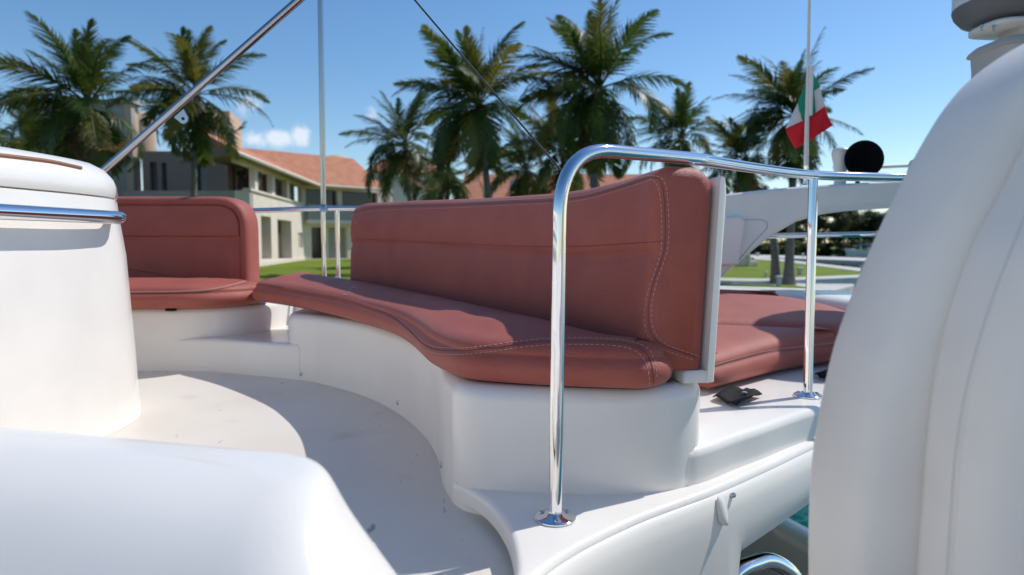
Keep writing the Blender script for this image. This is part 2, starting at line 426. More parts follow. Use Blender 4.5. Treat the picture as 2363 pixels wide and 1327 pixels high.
# deck that carries the sun pad
dk = [(.33, 1.53), (.385, 1.500), (.43, 1.519), (.475, 1.553), (.56, 1.628), (.65, 1.702), (.75, 1.79), (.85, 1.872), (1.05, 2.03), (1.3, 2.18), (1.55, 2.28)]
ring = [Vector((p.x, p.y)) for p in catmull([Vector(q) for q in dk], 5)] + line2([(1.66, 2.33), (1.66, 3.9), (-.6, 3.9), (-.6, 3.45), (-.30, 3.06), (.05, 2.5), (.33, 2.0), (.33, 1.6)])
block('sunpad_deck', resample(ring, .03, True), -.60, ZDK, GEL, .022)
# ledge the grab rail stands on, with its rolled outer side
outer = [PZ(a, b, ZLED) for a, b in ((1196, 1400), (1218, 1350), (1265, 1304), (1330, 1262), (1400, 1226), (1480, 1190), (1560, 1160), (1650, 1127), (1780, 1070), (1890, 1018))]
outer = [(p.x, p.y) for p in outer] + [(1.05, 2.02), (1.4, 2.2), (1.7, 2.3)]
inner = [(-.045, .6), (.004, 1.1), (.002, 1.2), (-.012, 1.29), (-.045, 1.395), (-.095, 1.485), (-.14, 1.54)]
oc = [Vector((p.x, p.y)) for p in catmull([Vector(q) for q in outer], 5)]
ic = [Vector((p.x, p.y)) for p in catmull([Vector(q) for q in inner], 5)]
ring = oc + line2([(1.7, 2.6), (1.2, 2.6), (.6, 2.2), (.1, 1.9)]) + ic[::-1] + line2([(-.04, .6), (.035, .6)])
ring = resample(ring, .025, True)
block('grab_rail_ledge', ring, lambda q: -.60, ZLED, GEL, .016)
# rolled outer side panel, cut up to the right over the side deck
V = []; F = []; pan = resample([Vector((.03, .6))] + oc, .03)
for i, p in enumerate(pan):
    t = pan[min(i + 1, len(pan) - 1)] - pan[max(i - 1, 0)]; n_ = Vector((t.y, -t.x)).normalized()
    r = pixdir(0, 0); px = CX + p.x / p.y * FP
    zb = interp([(1694, -1.25), (1699, -.735), (1890, -.715), (2400, -.69)], px)
    for off, z in ((-.02, ZLED - .012), (.001, ZLED - .016), (.010, ZLED - .03), (.016, ZLED - .06), (.02, ZLED - .1), (.018, zb * .5 + (ZLED - .1) * .5), (.010, zb), (-.012, zb), (-.02, ZLED - .05)):
        q = p + n_ * off; V.append((q.x, q.y, z))
k = 9
for i in range(len(pan) - 1):
    for j in range(k):
        F.append((i * k + j, i * k + (j + 1) % k, (i + 1) * k + (j + 1) % k, (i + 1) * k + j))
o = mesh('side_panel', V, F, GEL, yacht); o.data.set_sharp_from_angle(angle=radians(60))
# near coaming out of view, added with a sloping inner face to bounce sunlight
V, F = loft([[Vector((x, y, z)) for y, z in ((-.92, ZF + .001), (-1.0, -.5), (-1.22, -.08), (-1.27, -.03), (-1.34, -.01), (-1.5, -.01), (-1.56, -.05), (-1.6, -.7))] for x in (-3.2, -2, -.8, .4, 1.6)])
o = mesh('bounce_coaming', V, F, GEL, yacht); o.data.set_sharp_from_angle(angle=radians(50))
# cabin below the floor, aft cockpit and hull
slab('cabin_top', [(-3.2, -1.6), (.0, -1.6), (.0, 1.2), (-.2, 1.9), (-.6, 3.9), (-3.2, 3.9)], ZF - .07, 1.2, GEL2, yacht)
hull = [(-5, -2.2), (1.5, -2.2), (1.64, .5), (1.61, 1.9), (1.51, 2.5), (1.32, 3.15), (1.0, 3.62), (.4, 3.98), (-1, 4.3), (-5, 4.2)]
V = []; F = []; hr = resample(fillet(hull, [.1, .4, .3, .3, .3, .3, .3, .3, .3, .1]), .15, True)
for ins, z in ((.35, ZW - .3), (.12, -1.9), (.03, -1.36)):
    V += [(p.x, p.y, z) for p in inset(ccw(hr), ins)]
n = len(hr)
for i in range(2):
    for k in range(n): F.append((i * n + k, i * n + (k + 1) % n, (i + 1) * n + (k + 1) % n, (i + 1) * n + k))
mesh('hull', V, F, GEL2, yacht)
slab('aft_cockpit_sole', [(p.x, p.y) for p in inset(ccw(hr), .25)], -1.93, .05, mat('grey_sole', (.32, .32, .31), .6), yacht)
gw = catmull([Vector(q) for q in ((.35, 3.7), (.85, 3.42), (1.14, 3.06), (1.25, 2.80), (1.36, 2.45), (1.44, 1.9), (1.46, 1.0))], 8)
rings = []
for i, p in enumerate(gw):
    t = (gw[min(i + 1, len(gw) - 1)] - gw[max(i - 1, 0)]).normalized(); n_ = Vector((-t.y, t.x, 0))   # outward
    rings.append([Vector((p.x, p.y, 0)) + n_ * a + Vector((0, 0, z)) for a, z in ((-.02, -1.93), (-.035, -1.33), (-.055, -1.30), (-.05, -1.265), (-.02, -1.25), (.06, -1.25), (.09, -1.27), (.09, -1.33), (.12, -1.93))])
V, F = loft(rings); o = mesh('bulwark', V, F, GEL2, yacht); o.data.set_sharp_from_angle(angle=radians(60))
# screws along the plinth, clam-shell vent and its screw on the side panel
def bvh(objs):
    V = []; F = []
    for o in objs:
        off = len(V); l = wloc(o); V += [v.co + l for v in o.data.vertices]; F += [tuple(i + off for i in p.vertices) for p in o.data.polygons]
    return BVHTree.FromPolygons(V, F)
def hit(tree, px, py):
    d = pixdir(px, py).normalized(); h = tree.ray_cast(Vector((0, 0, 0)), d)
    return (h[0], h[1] if h[1].dot(d) < 0 else -h[1]) if h[0] is not None else (None, None)
ch = {c.name: c for c in yacht.children}
T = bvh([ch['seat_plinth'], ch['walkthrough_step'], ch['side_panel'], ch['grab_rail_ledge']])
for px, py in ((695, 863), (918, 930), (1019, 1073)):
    p, n_ = hit(T, px, py)
    if p:
        b = MB(); b.lathe(p - n_ * .002, [(.0085, 0), (.0085, .004), (.006, .006), (.002, .0062)], 14, n_); b.build('plinth_screw', CHROME2, yacht)
p, n_ = hit(T, 1688, 1144)
if p:
    b = MB(); b.lathe(p - n_ * .002, [(.006, 0), (.006, .01), (.0045, .012)], 12, n_); b.build('panel_screw', CHROME2, yacht)
p, n_ = hit(T, 1662, 1176)
if p:
    t = Vector((0, 0, 1)).cross(n_).normalized(); u = n_.cross(t); rings = []
    for k in range(9):
        a = k / 8; wd = .0165 * sqrt(max(.02, 1 - (2 * a ** .8 - 1) ** 2)); hh = .014 * (1 - a) ** .35 * (1 if k < 8 else .2)
        c = p + u * (-.034 + .066 * a)
        rings.append([c + t * wd * cos(pi * j / 8) + n_ * (hh * sin(pi * j / 8) + .001) for j in range(9)])
    V, F = loft(rings); mesh('clamshell_vent', V, F, WHITEP, yacht)

# ------------------------------------------------------------------ cushions
CPROF = [(.022, 0), (.004, .07), (-.008, .2), (-.013, .36), (-.009, .50), (.0, .61), (.0065, .655), (.0065, .68), (.006, .72), (.012, .82), (.024, .91), (.045, .972), (.07, 1.0)]
def stitch(name, tree, line, parent, dash=.0085, gap=.0042, r=.00062, lift=.0005, m=THREAD, solid=False):
    pts = []
    for q in catmull([Vector((a, b, 0)) for a, b in line], 14):
        p, n_ = hit(tree, q.x, q.y)
        if p is not None:
            if pts and (p - pts[-1][0]).length > .14: continue
            pts.append((p + n_ * lift, n_))
    if len(pts) < 3: return None
    pl = resample([p for p, _ in pts], .0011)
    b = MB()
    if solid:
        b.tube(pl[::4], r, 6)
    else:
        per = int((dash + gap) / .0011); dn = int(dash / .0011)
        i = 0
        while i + dn < len(pl):
            b.tube([pl[i], pl[i + dn // 2], pl[i + dn]], r, 4); i += per
    return b.build(name, m, parent, auto=None)
SEATF = [(586, 3.25), (670, 3.05), (773, 2.75), (833, 2.55), (900, 2.28), (941, 2.05), (969, 1.85), (990, 1.72), (1030, 1.6), (1075, 1.53), (1185, 1.485), (1307, 1.455), (1430, 1.435), (1490, 1.43), (1522, 1.445)]
BACKF = [(795, 3.40), (900, 3.06), (1022, 2.65), (1185, 2.13), (1307, 1.83), (1388, 1.68), (1455, 1.568), (1484, 1.50)]
sf = [Vector((X(a, d), d)) for a, d in SEATF]
bf = [Vector((X(a, d), d)) for a, d in BACKF]
sfc = catmull(sf, 6)
bfc = catmull(bf, 8)
rear = []
for i, p in enumerate(bfc):
    t = (bfc[min(i + 1, len(bfc) - 1)] - bfc[max(i - 1, 0)]).normalized(); nn = Vector((t.y, -t.x))  # towards the seat: left of travel?
    rear.append(p + Vector((-abs(t.y), -abs(t.x))) * .004)
rear = [p for p in rear if p.y > 1.60]
ring = [Vector((p.x, p.y)) for p in sfc] + [Vector((.345, 1.475)), Vector((.335, 1.53)), Vector((.30, 1.575))] + rear[::-1] + line2([(-.93, 3.52), (-1.05, 3.58), (-1.16, 3.55), (-1.23, 3.46), (-1.262, 3.36)])
ring = resample(ring, .018, True)
seat = thing('seat_cushion', 'long brick-red leather seat cushion curving round the white plinth', 'seat cushion', (-.4, 2.2, ZBT), 'flybridge leather cushions')
zb_ = lambda q: interp([(1.4, -.322), (2.6, -.318), (3.4, -.285)], q.y)
zt_ = lambda q: zb_(q) + interp([(1.4, .103), (1.9, .108), (3.4, .105)], q.y)
V, F = pad(ring, zb_, zt_, CPROF, dome=.028, grid=.03, wob=.006)
seat_o = mesh('cushion_cover', V, F, LEA, seat); TS = bvh([seat_o])
seam = [(589, 656), (635, 664), (682, 673), (773, 689), (833, 704), (900, 729), (930, 750), (953, 771), (975, 793), (1000, 806), (1040, 810), (1103, 807), (1225, 791), (1307, 787), (1409, 789), (1460, 797), (1490, 814), (1503, 840), (1507, 865), (1508, 886)]
stitch('seam', TS, seam, seat, r=.0018, lift=-.0003, m=PIPE, solid=True)
stitch('stitching', TS, [(a + (0 if a < 1440 else (8 if a > 1485 else 4)), b - 7) for a, b in seam], seat)
stitch('stitching', TS, [(a - (0 if a < 1440 else (9 if a > 1485 else 5)), b + 8) for a, b in seam], seat)
# black strip painting in the dark gap under the cushion
gap_ring = inset(ccw(ring), .03)
V = [(p.x, p.y, zb_(p) + .004) for p in gap_ring] + [(p.x, p.y, zb_(p) - .0035) for p in gap_ring]; n = len(gap_ring)
mesh('gap_shade_strip', V, [(i, (i + 1) % n, (i + 1) % n + n, i + n) for i in range(n)], BLACK, seat)
p, n_ = hit(TS, 812, 668)
b = MB(); t1 = Vector((.75, .35, 0)).normalized()
for i in range(10):
    c, nn = hit(TS, 800 + i * 2.4 + rnd.uniform(-3, 3), 679 - i * 1.9 + rnd.uniform(-3, 3))
    if c: b.box(c + nn * .0006, (.012, .003, .0004), rnd.uniform(0, 1))
b.build('worn_patch', mat('worn_leather', (.66, .52, .48), .6), seat)['kind'] = 'stuff'

back = thing('backrest_cushion', 'long brick-red leather backrest with rounded end, standing behind the curved seat', 'backrest cushion', (-.2, 2.4, ZBT), 'flybridge leather cushions')
TK = .150; LEAN = .05
def offs(c, d):
    out = []
    for i, p in enumerate(c):
        t = (c[min(i + 1, len(c) - 1)] - c[max(i - 1, 0)]).normalized(); out.append(p + Vector((-t.y, t.x)) * d)
    return out
ZTOP = [(1.4, .166), (1.52, .166), (1.58, .162), (1.66, .150), (1.8, .140), (1.95, .138), (2.4, .152), (3.0, .178), (3.3, .185), (3.36, .175), (3.42, .145), (3.46, .09), (3.5, .03)]
zt_b = lambda q: interp(ZTOP, q.y)
zb_b = lambda q: -.292 + .03 * max(0, (q.y - 1.5) / 2)
BP = [(.010, 0), (.003, .04), (.001, .12), (.002, .3), (.001, .52), (.004, .60), (.0105, .635), (.006, .65), (.001, .69), (-.003, .78), (-.003, .88), (.001, .97), (.004, 1.0)]
def bsec(p, t, i):
    nr = Vector((-t.y, t.x)); zb, zt = zb_b(p), zt_b(p); f_ = (TK - 2 * i) / TK; RF, RR = .036 * f_, .058 * f_; out = []
    def put(n_, z): q = Vector((p.x, p.y)) + nr * (n_ + LEAN * (z - ZBT)); out.append(Vector((q.x, q.y, z)))
    for ins, v in BP: put(ins + i, zb + (zt - i - RF - zb) * v)
    for k in range(1, 8): a_ = pi / 2 * k / 7; put(i + .004 + RF * 1.1 * (1 - cos(a_)), zt - i - RF + RF * sin(a_) + .004 * k / 7)
    for k in range(1, 8): a_ = pi / 2 * k / 7; put(TK - i - RR + RR * sin(a_), zt - i + .004 - RR * (1 - cos(a_)))
    for k in range(1, 6): put(TK - i, zt - i - RR + (zb - zt + i + RR) * k / 5)
    return out
pth = resample(bfc, .03); secs = []
tan = [(pth[min(i + 1, len(pth) - 1)] - pth[max(i - 1, 0)]).normalized() for i in range(len(pth))]
for k in range(7):
    a_ = pi / 2 * k / 6; r_ = .055; secs.append(bsec(pth[0] - tan[0] * (r_ * cos(a_) - .055), tan[0], r_ * (1 - sin(a_)) * .98))
for i in range(3, len(pth) - 2): secs.append(bsec(pth[i], tan[i], 0))
for k in range(8):
    a_ = pi / 2 * k / 7; r_ = .034; secs.append(bsec(pth[-1] + tan[-1] * (r_ * sin(a_) - .03), tan[-1], r_ * (1 - cos(a_)) * .95))
V, F = loft(secs)
back_o = mesh('cushion_cover', V, F, LEA, back); TB = bvh([back_o])
e1 = [(812, 492), (850, 482), (900, 478), (1063, 473), (1185, 467), (1270, 463), (1348, 455), (1429, 433), (1490, 413), (1508, 409), (1520, 414), (1529, 433), (1535, 502), (1533, 575), (1521, 615), (1510, 645), (1500, 685), (1496, 715), (1497, 746), (1504, 771), (1527, 795), (1565, 810), (1606, 824)]
stitch('seam', TB, e1, back, r=.0013, lift=-.0004, m=PIPE, solid=True)
stitch('stitching', TB, [(a, b - 6) if i < 9 else (a + 8, b - 2) for i, (a, b) in enumerate(e1)], back)
stitch('stitching', TB, [(a, b + 6) if i < 9 else (a - 8, b + 6) for i, (a, b) in enumerate(e1)], back)
stitch('seam', TB, [(800, 549), (900, 555), (1144, 566), (1250, 569), (1348, 568), (1450, 562), (1531, 557)], back, r=.0011, lift=-.0003, m=PIPE, solid=True)
# white moulded shell behind the backrest
def ssec(p, t, i):
    nr = Vector((-t.y, t.x)); zt = zt_b(p) - .02; z0 = ZBT + .002; n0, n1 = TK + .003, TK + .029 - i; out = []
    for n_, z in ((n0, z0), (n0, z0 + .2), (n0, zt - .014), (n0 + .001, zt - .005), (n0 + .004, zt), (n0 + .009, zt - .001), (n0 + .015, zt - .007), (n1 - .004 + i * .4, zt - .018), (n1, zt - .036), (n1, z0 + .2), (n1, z0)):
        q = Vector((p.x, p.y)) + nr * (n_ + LEAN * (z - ZBT)) - Vector((t.x, t.y)) * .42 * (n_ - n0); out.append(Vector((q.x, q.y, z)))
    return out
secs = [ssec(pth[i], tan[i], 0) for i in range(0, len(pth) - 1)]
for k in range(6):
    a_ = pi / 2 * k / 5; secs.append(ssec(pth[-1] + tan[-1] * (.004 + .010 * sin(a_)), tan[-1], .009 * (1 - cos(a_))))
V, F = loft(secs)
o = mesh('backrest_shell', V, F, GEL, back); o.data.set_sharp_from_angle(angle=radians(45)); o['label'] = 'white moulded shell behind the leather'
e_ = pth[-1]; nr = Vector((-tan[-1].y, tan[-1].x)); rg = []
for z, k in ((ZBT + .002, 0), (zb_b(e_) - .010, 0), (zb_b(e_) - .003, .006)):
    rg.append([Vector((q.x, q.y, z)) for q in [Vector((e_.x, e_.y)) + nr * n_ + Vector((tan[-1].x, tan[-1].y)) * m_ for n_, m_ in ((.098 + k, -.10 + k), (.098 + k, .004 - k), (.103 + k, .009 - k), (TK + .01 - k, .011 - k), (TK + .01 - k, -.10 + k))]])
V, F = loft(rg); o = mesh('shell_foot', V, F, GEL, back); o.data.set_sharp_from_angle(angle=radians(45))
b = MB(); b.box((.352, 1.535, ZBT + .03), (.012, .012, .028), .4); b.build('gap_shade_block', BLACKP, back)  # black block standing in for the dark gap under the backrest end

# left-hand seat
ls = thing('seat_cushion', 'brick-red leather seat cushion beside the white helm console', 'seat cushion', (-1.9, 3.4, ZBT), 'flybridge leather cushions')
ring = resample(fillet([(-3.1, 3.10), (-1.75, 3.10), (-1.45, 3.11), (-1.29, 3.26), (-1.25, 3.45), (-1.27, 3.52), (-3.1, 3.52)], [.05, .3, .25, .12, .06, .05, .05]), .02, True)
V, F = pad(ring, -.312, -.205, CPROF, dome=.03, grid=.04, wob=.006)
o = mesh('cushion_cover', V, F, LEA, ls); TL = bvh([o])
seam = [(262, 678), (340, 677), (420, 676), (480, 672), (540, 660), (575, 650)]
stitch('seam', TL, seam, ls, r=.0022, lift=0, m=PIPE, solid=True)
stitch('stitching', TL, [(a, b - 4) for a, b in seam], ls, r=.0014, solid=True)
b = MB(); b.box((X(382, 3.13), 3.165, -.322), (.02, .02, .006), .2); b.build('strap', BLACK, ls)
lb = thing('backrest_cushion', 'short brick-red leather backrest with inset panel beside the helm console', 'backrest cushion', (-1.9, 3.58, ZBT), 'flybridge leather cushions')
zl0, zl1, xl0, xl1 = -.30, Zp(452, 3.55), -3.1, X(578, 3.56)
prof = fillet([(xl0, zl0), (xl1, zl0), (xl1, zl1), (xl0, zl1)], [.01, .02, .17, .02], 10)
pr = resample(prof, .02, True); rings = []
for ins, y in ((.012, 3.70), (0, 3.685), (0, 3.60), (.002, 3.57), (.010, 3.546), (.024, 3.535), (.034, 3.536), (.044, 3.545), (.05, 3.552)):
    rings.append([Vector((p.x, y, p.y)) for p in inset(ccw(pr), ins)])
V, F = loft(rings); o = mesh('cushion_cover', V, F, LEA, lb); o.data.set_sharp_from_angle(angle=radians(50))
inn = ccw(fillet([(xl0 + .05, zl0 + .05), (xl1 - .05, zl0 + .05), (xl1 - .05, zl1 - .05), (xl0 + .05, zl1 - .05)], [0, .01, .12, 0], 10)); zs = Zp(545, 3.55)
b = MB()
def clip(poly, z, keep):
    out = []
    for a, c in zip(poly, poly[1:] + poly[:1]):
        ia = (a.y >= z) == keep; ic_ = (c.y >= z) == keep
        if ia: out.append(a)
        if ia != ic_: t = (z - a.y) / (c.y - a.y); out.append(a.lerp(c, t))
    return out
for keep, y0, nm in ((True, 3.540, 'upper_panel'), (False, 3.549, 'lower_panel')):
    pl = clip(inn, zs, keep)
    rg = [[Vector((p.x, y, p.y)) for p in inset(ccw(pl), ins)] for ins, y in ((0, 3.556), (.001, y0 + .003), (.004, y0 + .001), (.012, y0))]
    V, F = loft(rg); o = mesh(nm, V, F, LEA, lb); o.data.set_sharp_from_angle(angle=radians(12))

# sun pad cushions
def sunpad(label, ring, zb, zt, rad, seamline=None, group='sun pad cushions'):
    t = thing('sunpad_cushion', label, 'sunpad cushion', (ring[0][0], ring[0][1], ZDK), group)
    r = resample(fillet(ring, rad, 6), .025, True)
    V, F = pad(r, zb, zt, CPROF, dome=.004, grid=.07, wob=.002)
    o = mesh('cushion_cover', V, F, LEA, t)
    if seamline:
        tr = bvh([o]); stitch('stitching', tr, seamline, t, r=.0009); stitch('seam', tr, [(a, b + 5) for a, b in seamline], t, r=.0012, m=PIPE, solid=True, lift=0)
    return t
zsp = lambda q: ZDK + .012
zst = lambda q: ZDK + .117 + interp([(2.05, 0), (2.66, .037), (3.0, .075), (3.5, .115)], q.y)
sunpad('brick-red sun pad cushion nearest the backrest end and grab rail', [(.605, 2.05), (.74, 2.17), (.943, 2.35), (1.09, 2.46), (1.225, 2.535), (1.26, 2.565), (.81, 2.68), (.45, 2.50)], zsp, zst, [.03, .1, .2, .2, .03, .02, .02, .05],
       [(1650, 842), (1690, 830), (1750, 814), (1800, 805), (1850, 800), (1930, 791)])
sunpad('large brick-red sun pad cushion lying between seam and far coaming', [(.82, 2.695), (1.27, 2.585), (1.47, 2.68), (1.49, 2.95), (1.38, 3.30), (.95, 3.43), (-.05, 3.43), (-.05, 3.2), (.44, 2.515)], zsp, zst, [.02, .03, .08, .2, .15, .1, .05, .05, .03])
sunpad('narrow brick-red bolster along the far coaming behind the sun pad', [(-.05, 3.445), (.95, 3.445), (1.37, 3.32), (1.24, 3.5), (1.0, 3.66), (-.05, 3.66)], lambda q: ZDK + .04, lambda q: ZDK + .225, [.02, .1, .05, .15, .1, .02])
# black straps with snaps
def strap(label, quad, parentgrp):
    t = thing('cushion_strap', label, 'strap', quad[0], 'black cushion straps')
    m_, n_2 = 9, 7; V = []; F = []
    a, b_, c, d = [Vector(q) for q in quad]
    for i in range(m_):
        for j in range(n_2):
            u, v = i / (m_ - 1), j / (n_2 - 1)
            p = a.lerp(b_, u).lerp(d.lerp(c, u), v)
            p.z += .006 + .014 * abs(noise.noise(Vector((u * 3.1, v * 2.3, 5)))) + .008 * sin(u * 7 + v * 3) * .5 + .004
            V.append(p)
    for i in range(m_ - 1):
        for j in range(n_2 - 1): F.append((i * n_2 + j, i * n_2 + j + 1, (i + 1) * n_2 + j + 1, (i + 1) * n_2 + j))
    o = mesh('strap_web', V, F, BLACK, t); s = o.modifiers.new('thick', 'SOLIDIFY'); s.thickness = .003
    p = a.lerp(b_, .72).lerp(d.lerp(c, .72), .6); b = MB(); b.lathe(p + Vector((0, 0, .02)), [(.009, 0), (.009, .003), (.006, .006)], 14); b.build('snap', CHROME, t)
q = [PZ(a, b, ZDK) for a, b in ((1645, 925), (1700, 946), (1758, 918), (1690, 900))]
strap('black webbing strap with a steel snap beside the white backrest shell', q, 0)
q = [PZ(a, b, ZDK) for a, b in ((1880, 872), (1900, 882), (1960, 866), (1950, 850))]
strap('black strap end under the sun pad, beside the white helm chair', q, 0)

# ------------------------------------------------------------------ stainless rails
def arc_path(pts, rad, seg=8):
    pts = [Vector(p) for p in pts]; out = [pts[0]]
    for i in range(1, len(pts) - 1):
        p = pts[i]; r = rad[i - 1] if isinstance(rad, (list, tuple)) else rad
        d1 = pts[i - 1] - p; d2 = pts[i + 1] - p; l = min(r, d1.length * .48, d2.length * .48)
        q1 = p + d1.normalized() * l; q2 = p + d2.normalized() * l
        for k in range(seg + 1):
            t = k / seg; out.append(q1 * (1 - t) ** 2 + p * 2 * t * (1 - t) + q2 * t * t)
    out.append(pts[-1]); return out
def flange(c, parent, r=.042, n=3, ph=.6):
    b = MB(); b.lathe(c, [(r, .0006), (r, .003), (r * .9, .0065), (r * .55, .0085), (r * .42, .0135), (r * .36, .014)], 36); f = b.build('flange', CHROME, parent)
    for k in range(n):
        a = ph + 2 * pi * k / n; b = MB(); b.lathe(Vector(c) + Vector((cos(a), sin(a), 0)) * r * .72 + Vector((0, 0, .005)), [(.0062, 0), (.0062, .003), (.0045, .0052), (.002, .0052), (.0015, .004)], 14); b.build('flange_screw', CHROME2, f)
ZR = .184; TR = .0143
b1 = PZ(1281, 1196, ZLED + .001); b2 = PZ(1864, 914, ZDK + .001)
rail = thing('grab_rail', 'polished stainless grab rail with tall bent post in front of the seat', 'handrail', b1, 'stainless rails')
ptop = [PZ(a, b, z) for a, b, z in ((1318, 340, .184), (1430, 347, .186), (1600, 366, .191), (1750, 389, .198), (1880, 404, .203), (2000, 408.5, .203), (2100, 410.5, .203))]
top = P(1291, 345, 1.362); top.z = ZR
path = arc_path([b1, Vector((b1.x + .008, b1.y + .003, ZR - .0)), ptop[2]], [.135], 14)
tail = catmull([ptop[2], ptop[3], ptop[4], ptop[5], ptop[6], ptop[6] + Vector((.22, -.02, 0)), ptop[6] + Vector((.34, -.10, 0))], 8)
b = MB(); b.tube(path[:-1] + tail, TR, 24); b.build('rail_tube', CHROME, rail, auto=60)
pt2 = Vector((ptop[4].x - .004, ptop[4].y, .203))
b = MB(); b.tube([b2, pt2 - Vector((0, 0, .012))], TR * .97, 24); b.build('post', CHROME, rail, auto=60)
b3 = ptop[6] + Vector((.34, -.10, 0)); b = MB(); b.tube([Vector((b3.x, b3.y, ZDK)), b3], TR, 20); b.build('post', CHROME, rail, auto=60)
flange(b1, rail); flange(b2, rail, ph=.2)

grail = thing('guard_rail', 'low stainless guard rail on the far coaming between the two backrests', 'handrail', P(748, 640, 3.93), 'stainless rails')
zr = Zp(482, 3.95)
b = MB(); b.tube(arc_path([(-3.0, 3.98, zr - .01), (X(565, 3.95), 3.96, zr - .012), (X(700, 3.95), 3.95, zr), (X(830, 3.95), 3.95, zr + .002), (X(950, 3.96), 3.96, zr), (X(1050, 3.96), 3.96, zr - .12), (X(1052, 3.96), 3.96, -.266)], .2), .0148, 16); b.build('rail_tube', CHROME, grail, auto=60)
for px in (748, 780):
    b = MB(); b.tube([(X(px, 3.95), 3.95, -.267), (X(px, 3.95), 3.95, zr)], .0135, 16); b.lathe((X(px, 3.95), 3.95, -.266), [(.028, 0), (.028, .02), (.02, .03), (.015, .06)], 16); b.build('stanchion', CHROME, grail, auto=60)
lr = thing('side_rail', 'thin stainless rail above the sun pad with a rounded bend', 'handrail', (1.05, 3.72, -.266), 'stainless rails')
zr2 = Zp(546, 3.72)
b = MB(); b.tube(arc_path([(X(1640, 3.72), 3.72, -.27), (X(1648, 3.72), 3.72, zr2), (X(2035, 3.6), 3.6, zr2 + .012), (1.9, 3.3, zr2 + .012), (1.62, 2.5, zr2), (1.62, 2.5, -.27)], [.10, .2, .2, .05], 10), .0145, 16); b.build('rail_tube', CHROME, lr, auto=60)

# bimini poles, strap
pole = thing('bimini_pole', 'slanted stainless bimini pole rising from the helm console', 'pole', P(222, 412, 2.0), 'bimini frame')
p0, p1 = P(200, 428, 2.80), P(760, -62, 2.74)
b = MB(); b.tube([p0, p0.lerp(p1, .5), p1], .0155, 20); b.build('pole_tube', STEEL, pole, auto=60)
c = P(410, 258, 2.775); ax = (p1 - p0).normalized(); nrm = Vector((0, -1, 0)); u = ax.cross(nrm).normalized()
if u.z > 0: u = -u
b = MB(); pts = []
for k in range(9): a = -pi / 2 + pi * k / 8; pts.append(c + u * (.036 + .02 * cos(a)) + ax * .02 * sin(a))
pts += [c + ax * .026 + u * .008, c - ax * .026 + u * .008]
n = len(pts); V = [p + nrm * .003 for p in pts] + [p - nrm * .003 for p in pts]
b.add(V, [tuple(range(n)), tuple(range(n, 2 * n))[::-1]] + [(i, (i + 1) % n, (i + 1) % n + n, i + n) for i in range(n)])
lug = b.build('eye_lug', STEEL, pole, auto=30)
b = MB(); b.lathe(c + u * .036 + nrm * .0032, [(.007, -.0005), (.007, .0008)], 12, nrm); b.build('lug_hole', BLACKP, lug)
vp = thing('bimini_pole', 'upright stainless bimini pole standing on the far guard rail', 'pole', P(749, 478, 3.93), 'bimini frame')
b = MB(); b.tube([Vector((X(749, 3.93), 3.93, zr + .012)), P(738, -80, 3.86)], .0152, 16); b.lathe((X(749, 3.93), 3.93, zr - .02), [(.022, 0), (.022, .03), (.017, .045)], 16); b.build('pole_tube', STEEL, vp, auto=60)
b = MB()
cd = [P(920, -45, 1.62), P(957, 0, 1.6), P(1100, 168, 1.5), P(1305, 405, 1.376)]
b.tube(resample(cd, .05), .0023, 6); tag(b.build('rope', mat('dark_cord', (.02, .022, .03), .6)), 'thin dark cord running down to the bend of the grab rail', 'cord')

# ------------------------------------------------------------------ radar arch and what it carries
arch = thing('radar_arch', 'white raked radar arch with hatch panel rising behind the sun pad', 'radar arch', (1.0, 3.6, -.23))
DA = 3.62
def A(px, py): v = P(px, py, DA); return (v.x, v.z)
pts = [A(1505, 760), A(1570, 470), A(1650, 452), A(1750, 440), A(1860, 430), A(2000, 422), A(2130, 416), A(2300, 404), A(2320, 470), A(2140, 474), A(2060, 479), A(1960, 486), A(1890, 495), A(1830, 512), A(1770, 546), A(1700, 602), A(1640, 655), A(1600, 700), A(1570, 760)]
b = MB(); b.prism(pts, 3.56, 3.86); o = b.build('arch_beam', GEL2, arch, auto=30, bevel=.02, seg=4)
b = MB(); b.prism([A(1655, 503), A(1690, 500), A(1703, 510), A(1688, 610), A(1640, 612), A(1600, 560)], 3.50, 3.562); b.build('arch_fairing', GEL2, arch, bevel=.012, seg=3)
hp = [A(1706, 508), A(1752, 508), A(1762, 516), A(1760, 528), A(1728, 560), A(1692, 606)]
rg = resample(fillet(hp, [.01, .03, .02, .02, .05, .01]), .01, True)
b = MB(); b.tube([Vector((p.x, 3.5595, p.y)) for p in rg] + [Vector((rg[0].x, 3.5595, rg[0].y))], .0022, 6, False); b.build('hatch_seam', mat('pale_seam', (.42, .42, .42), .6), arch)
b = MB(); b.prism([A(1880, 481), A(1960, 476), A(2080, 468), A(2080, 480), A(1960, 486), A(1890, 490)], 3.552, 3.561); b.build('under_strip', WHITEP, arch)
b = MB(); b.tube(catmull([Vector((X(2230, DA), 3.72, Zp(437, DA))), Vector((2.55, 3.45, .34)), Vector((2.62, 3.0, .36)), Vector((2.6, 1.5, .36)), Vector((2.55, .2, .33)), Vector((2.3, -.3, .0)), Vector((1.9, -.4, -.6))], 6), [.10] * 37, 14); b.build('cross_beam', GEL2, arch)
b = MB(); b.tube([(2.62, 3.2, .36), (2.5, 3.15, .52), (2.4, 3.14, .72)], [.10, .085, .07], 14); b.build('mast_step', GEL2, arch)
mast_z = Zp(140, 2.8)
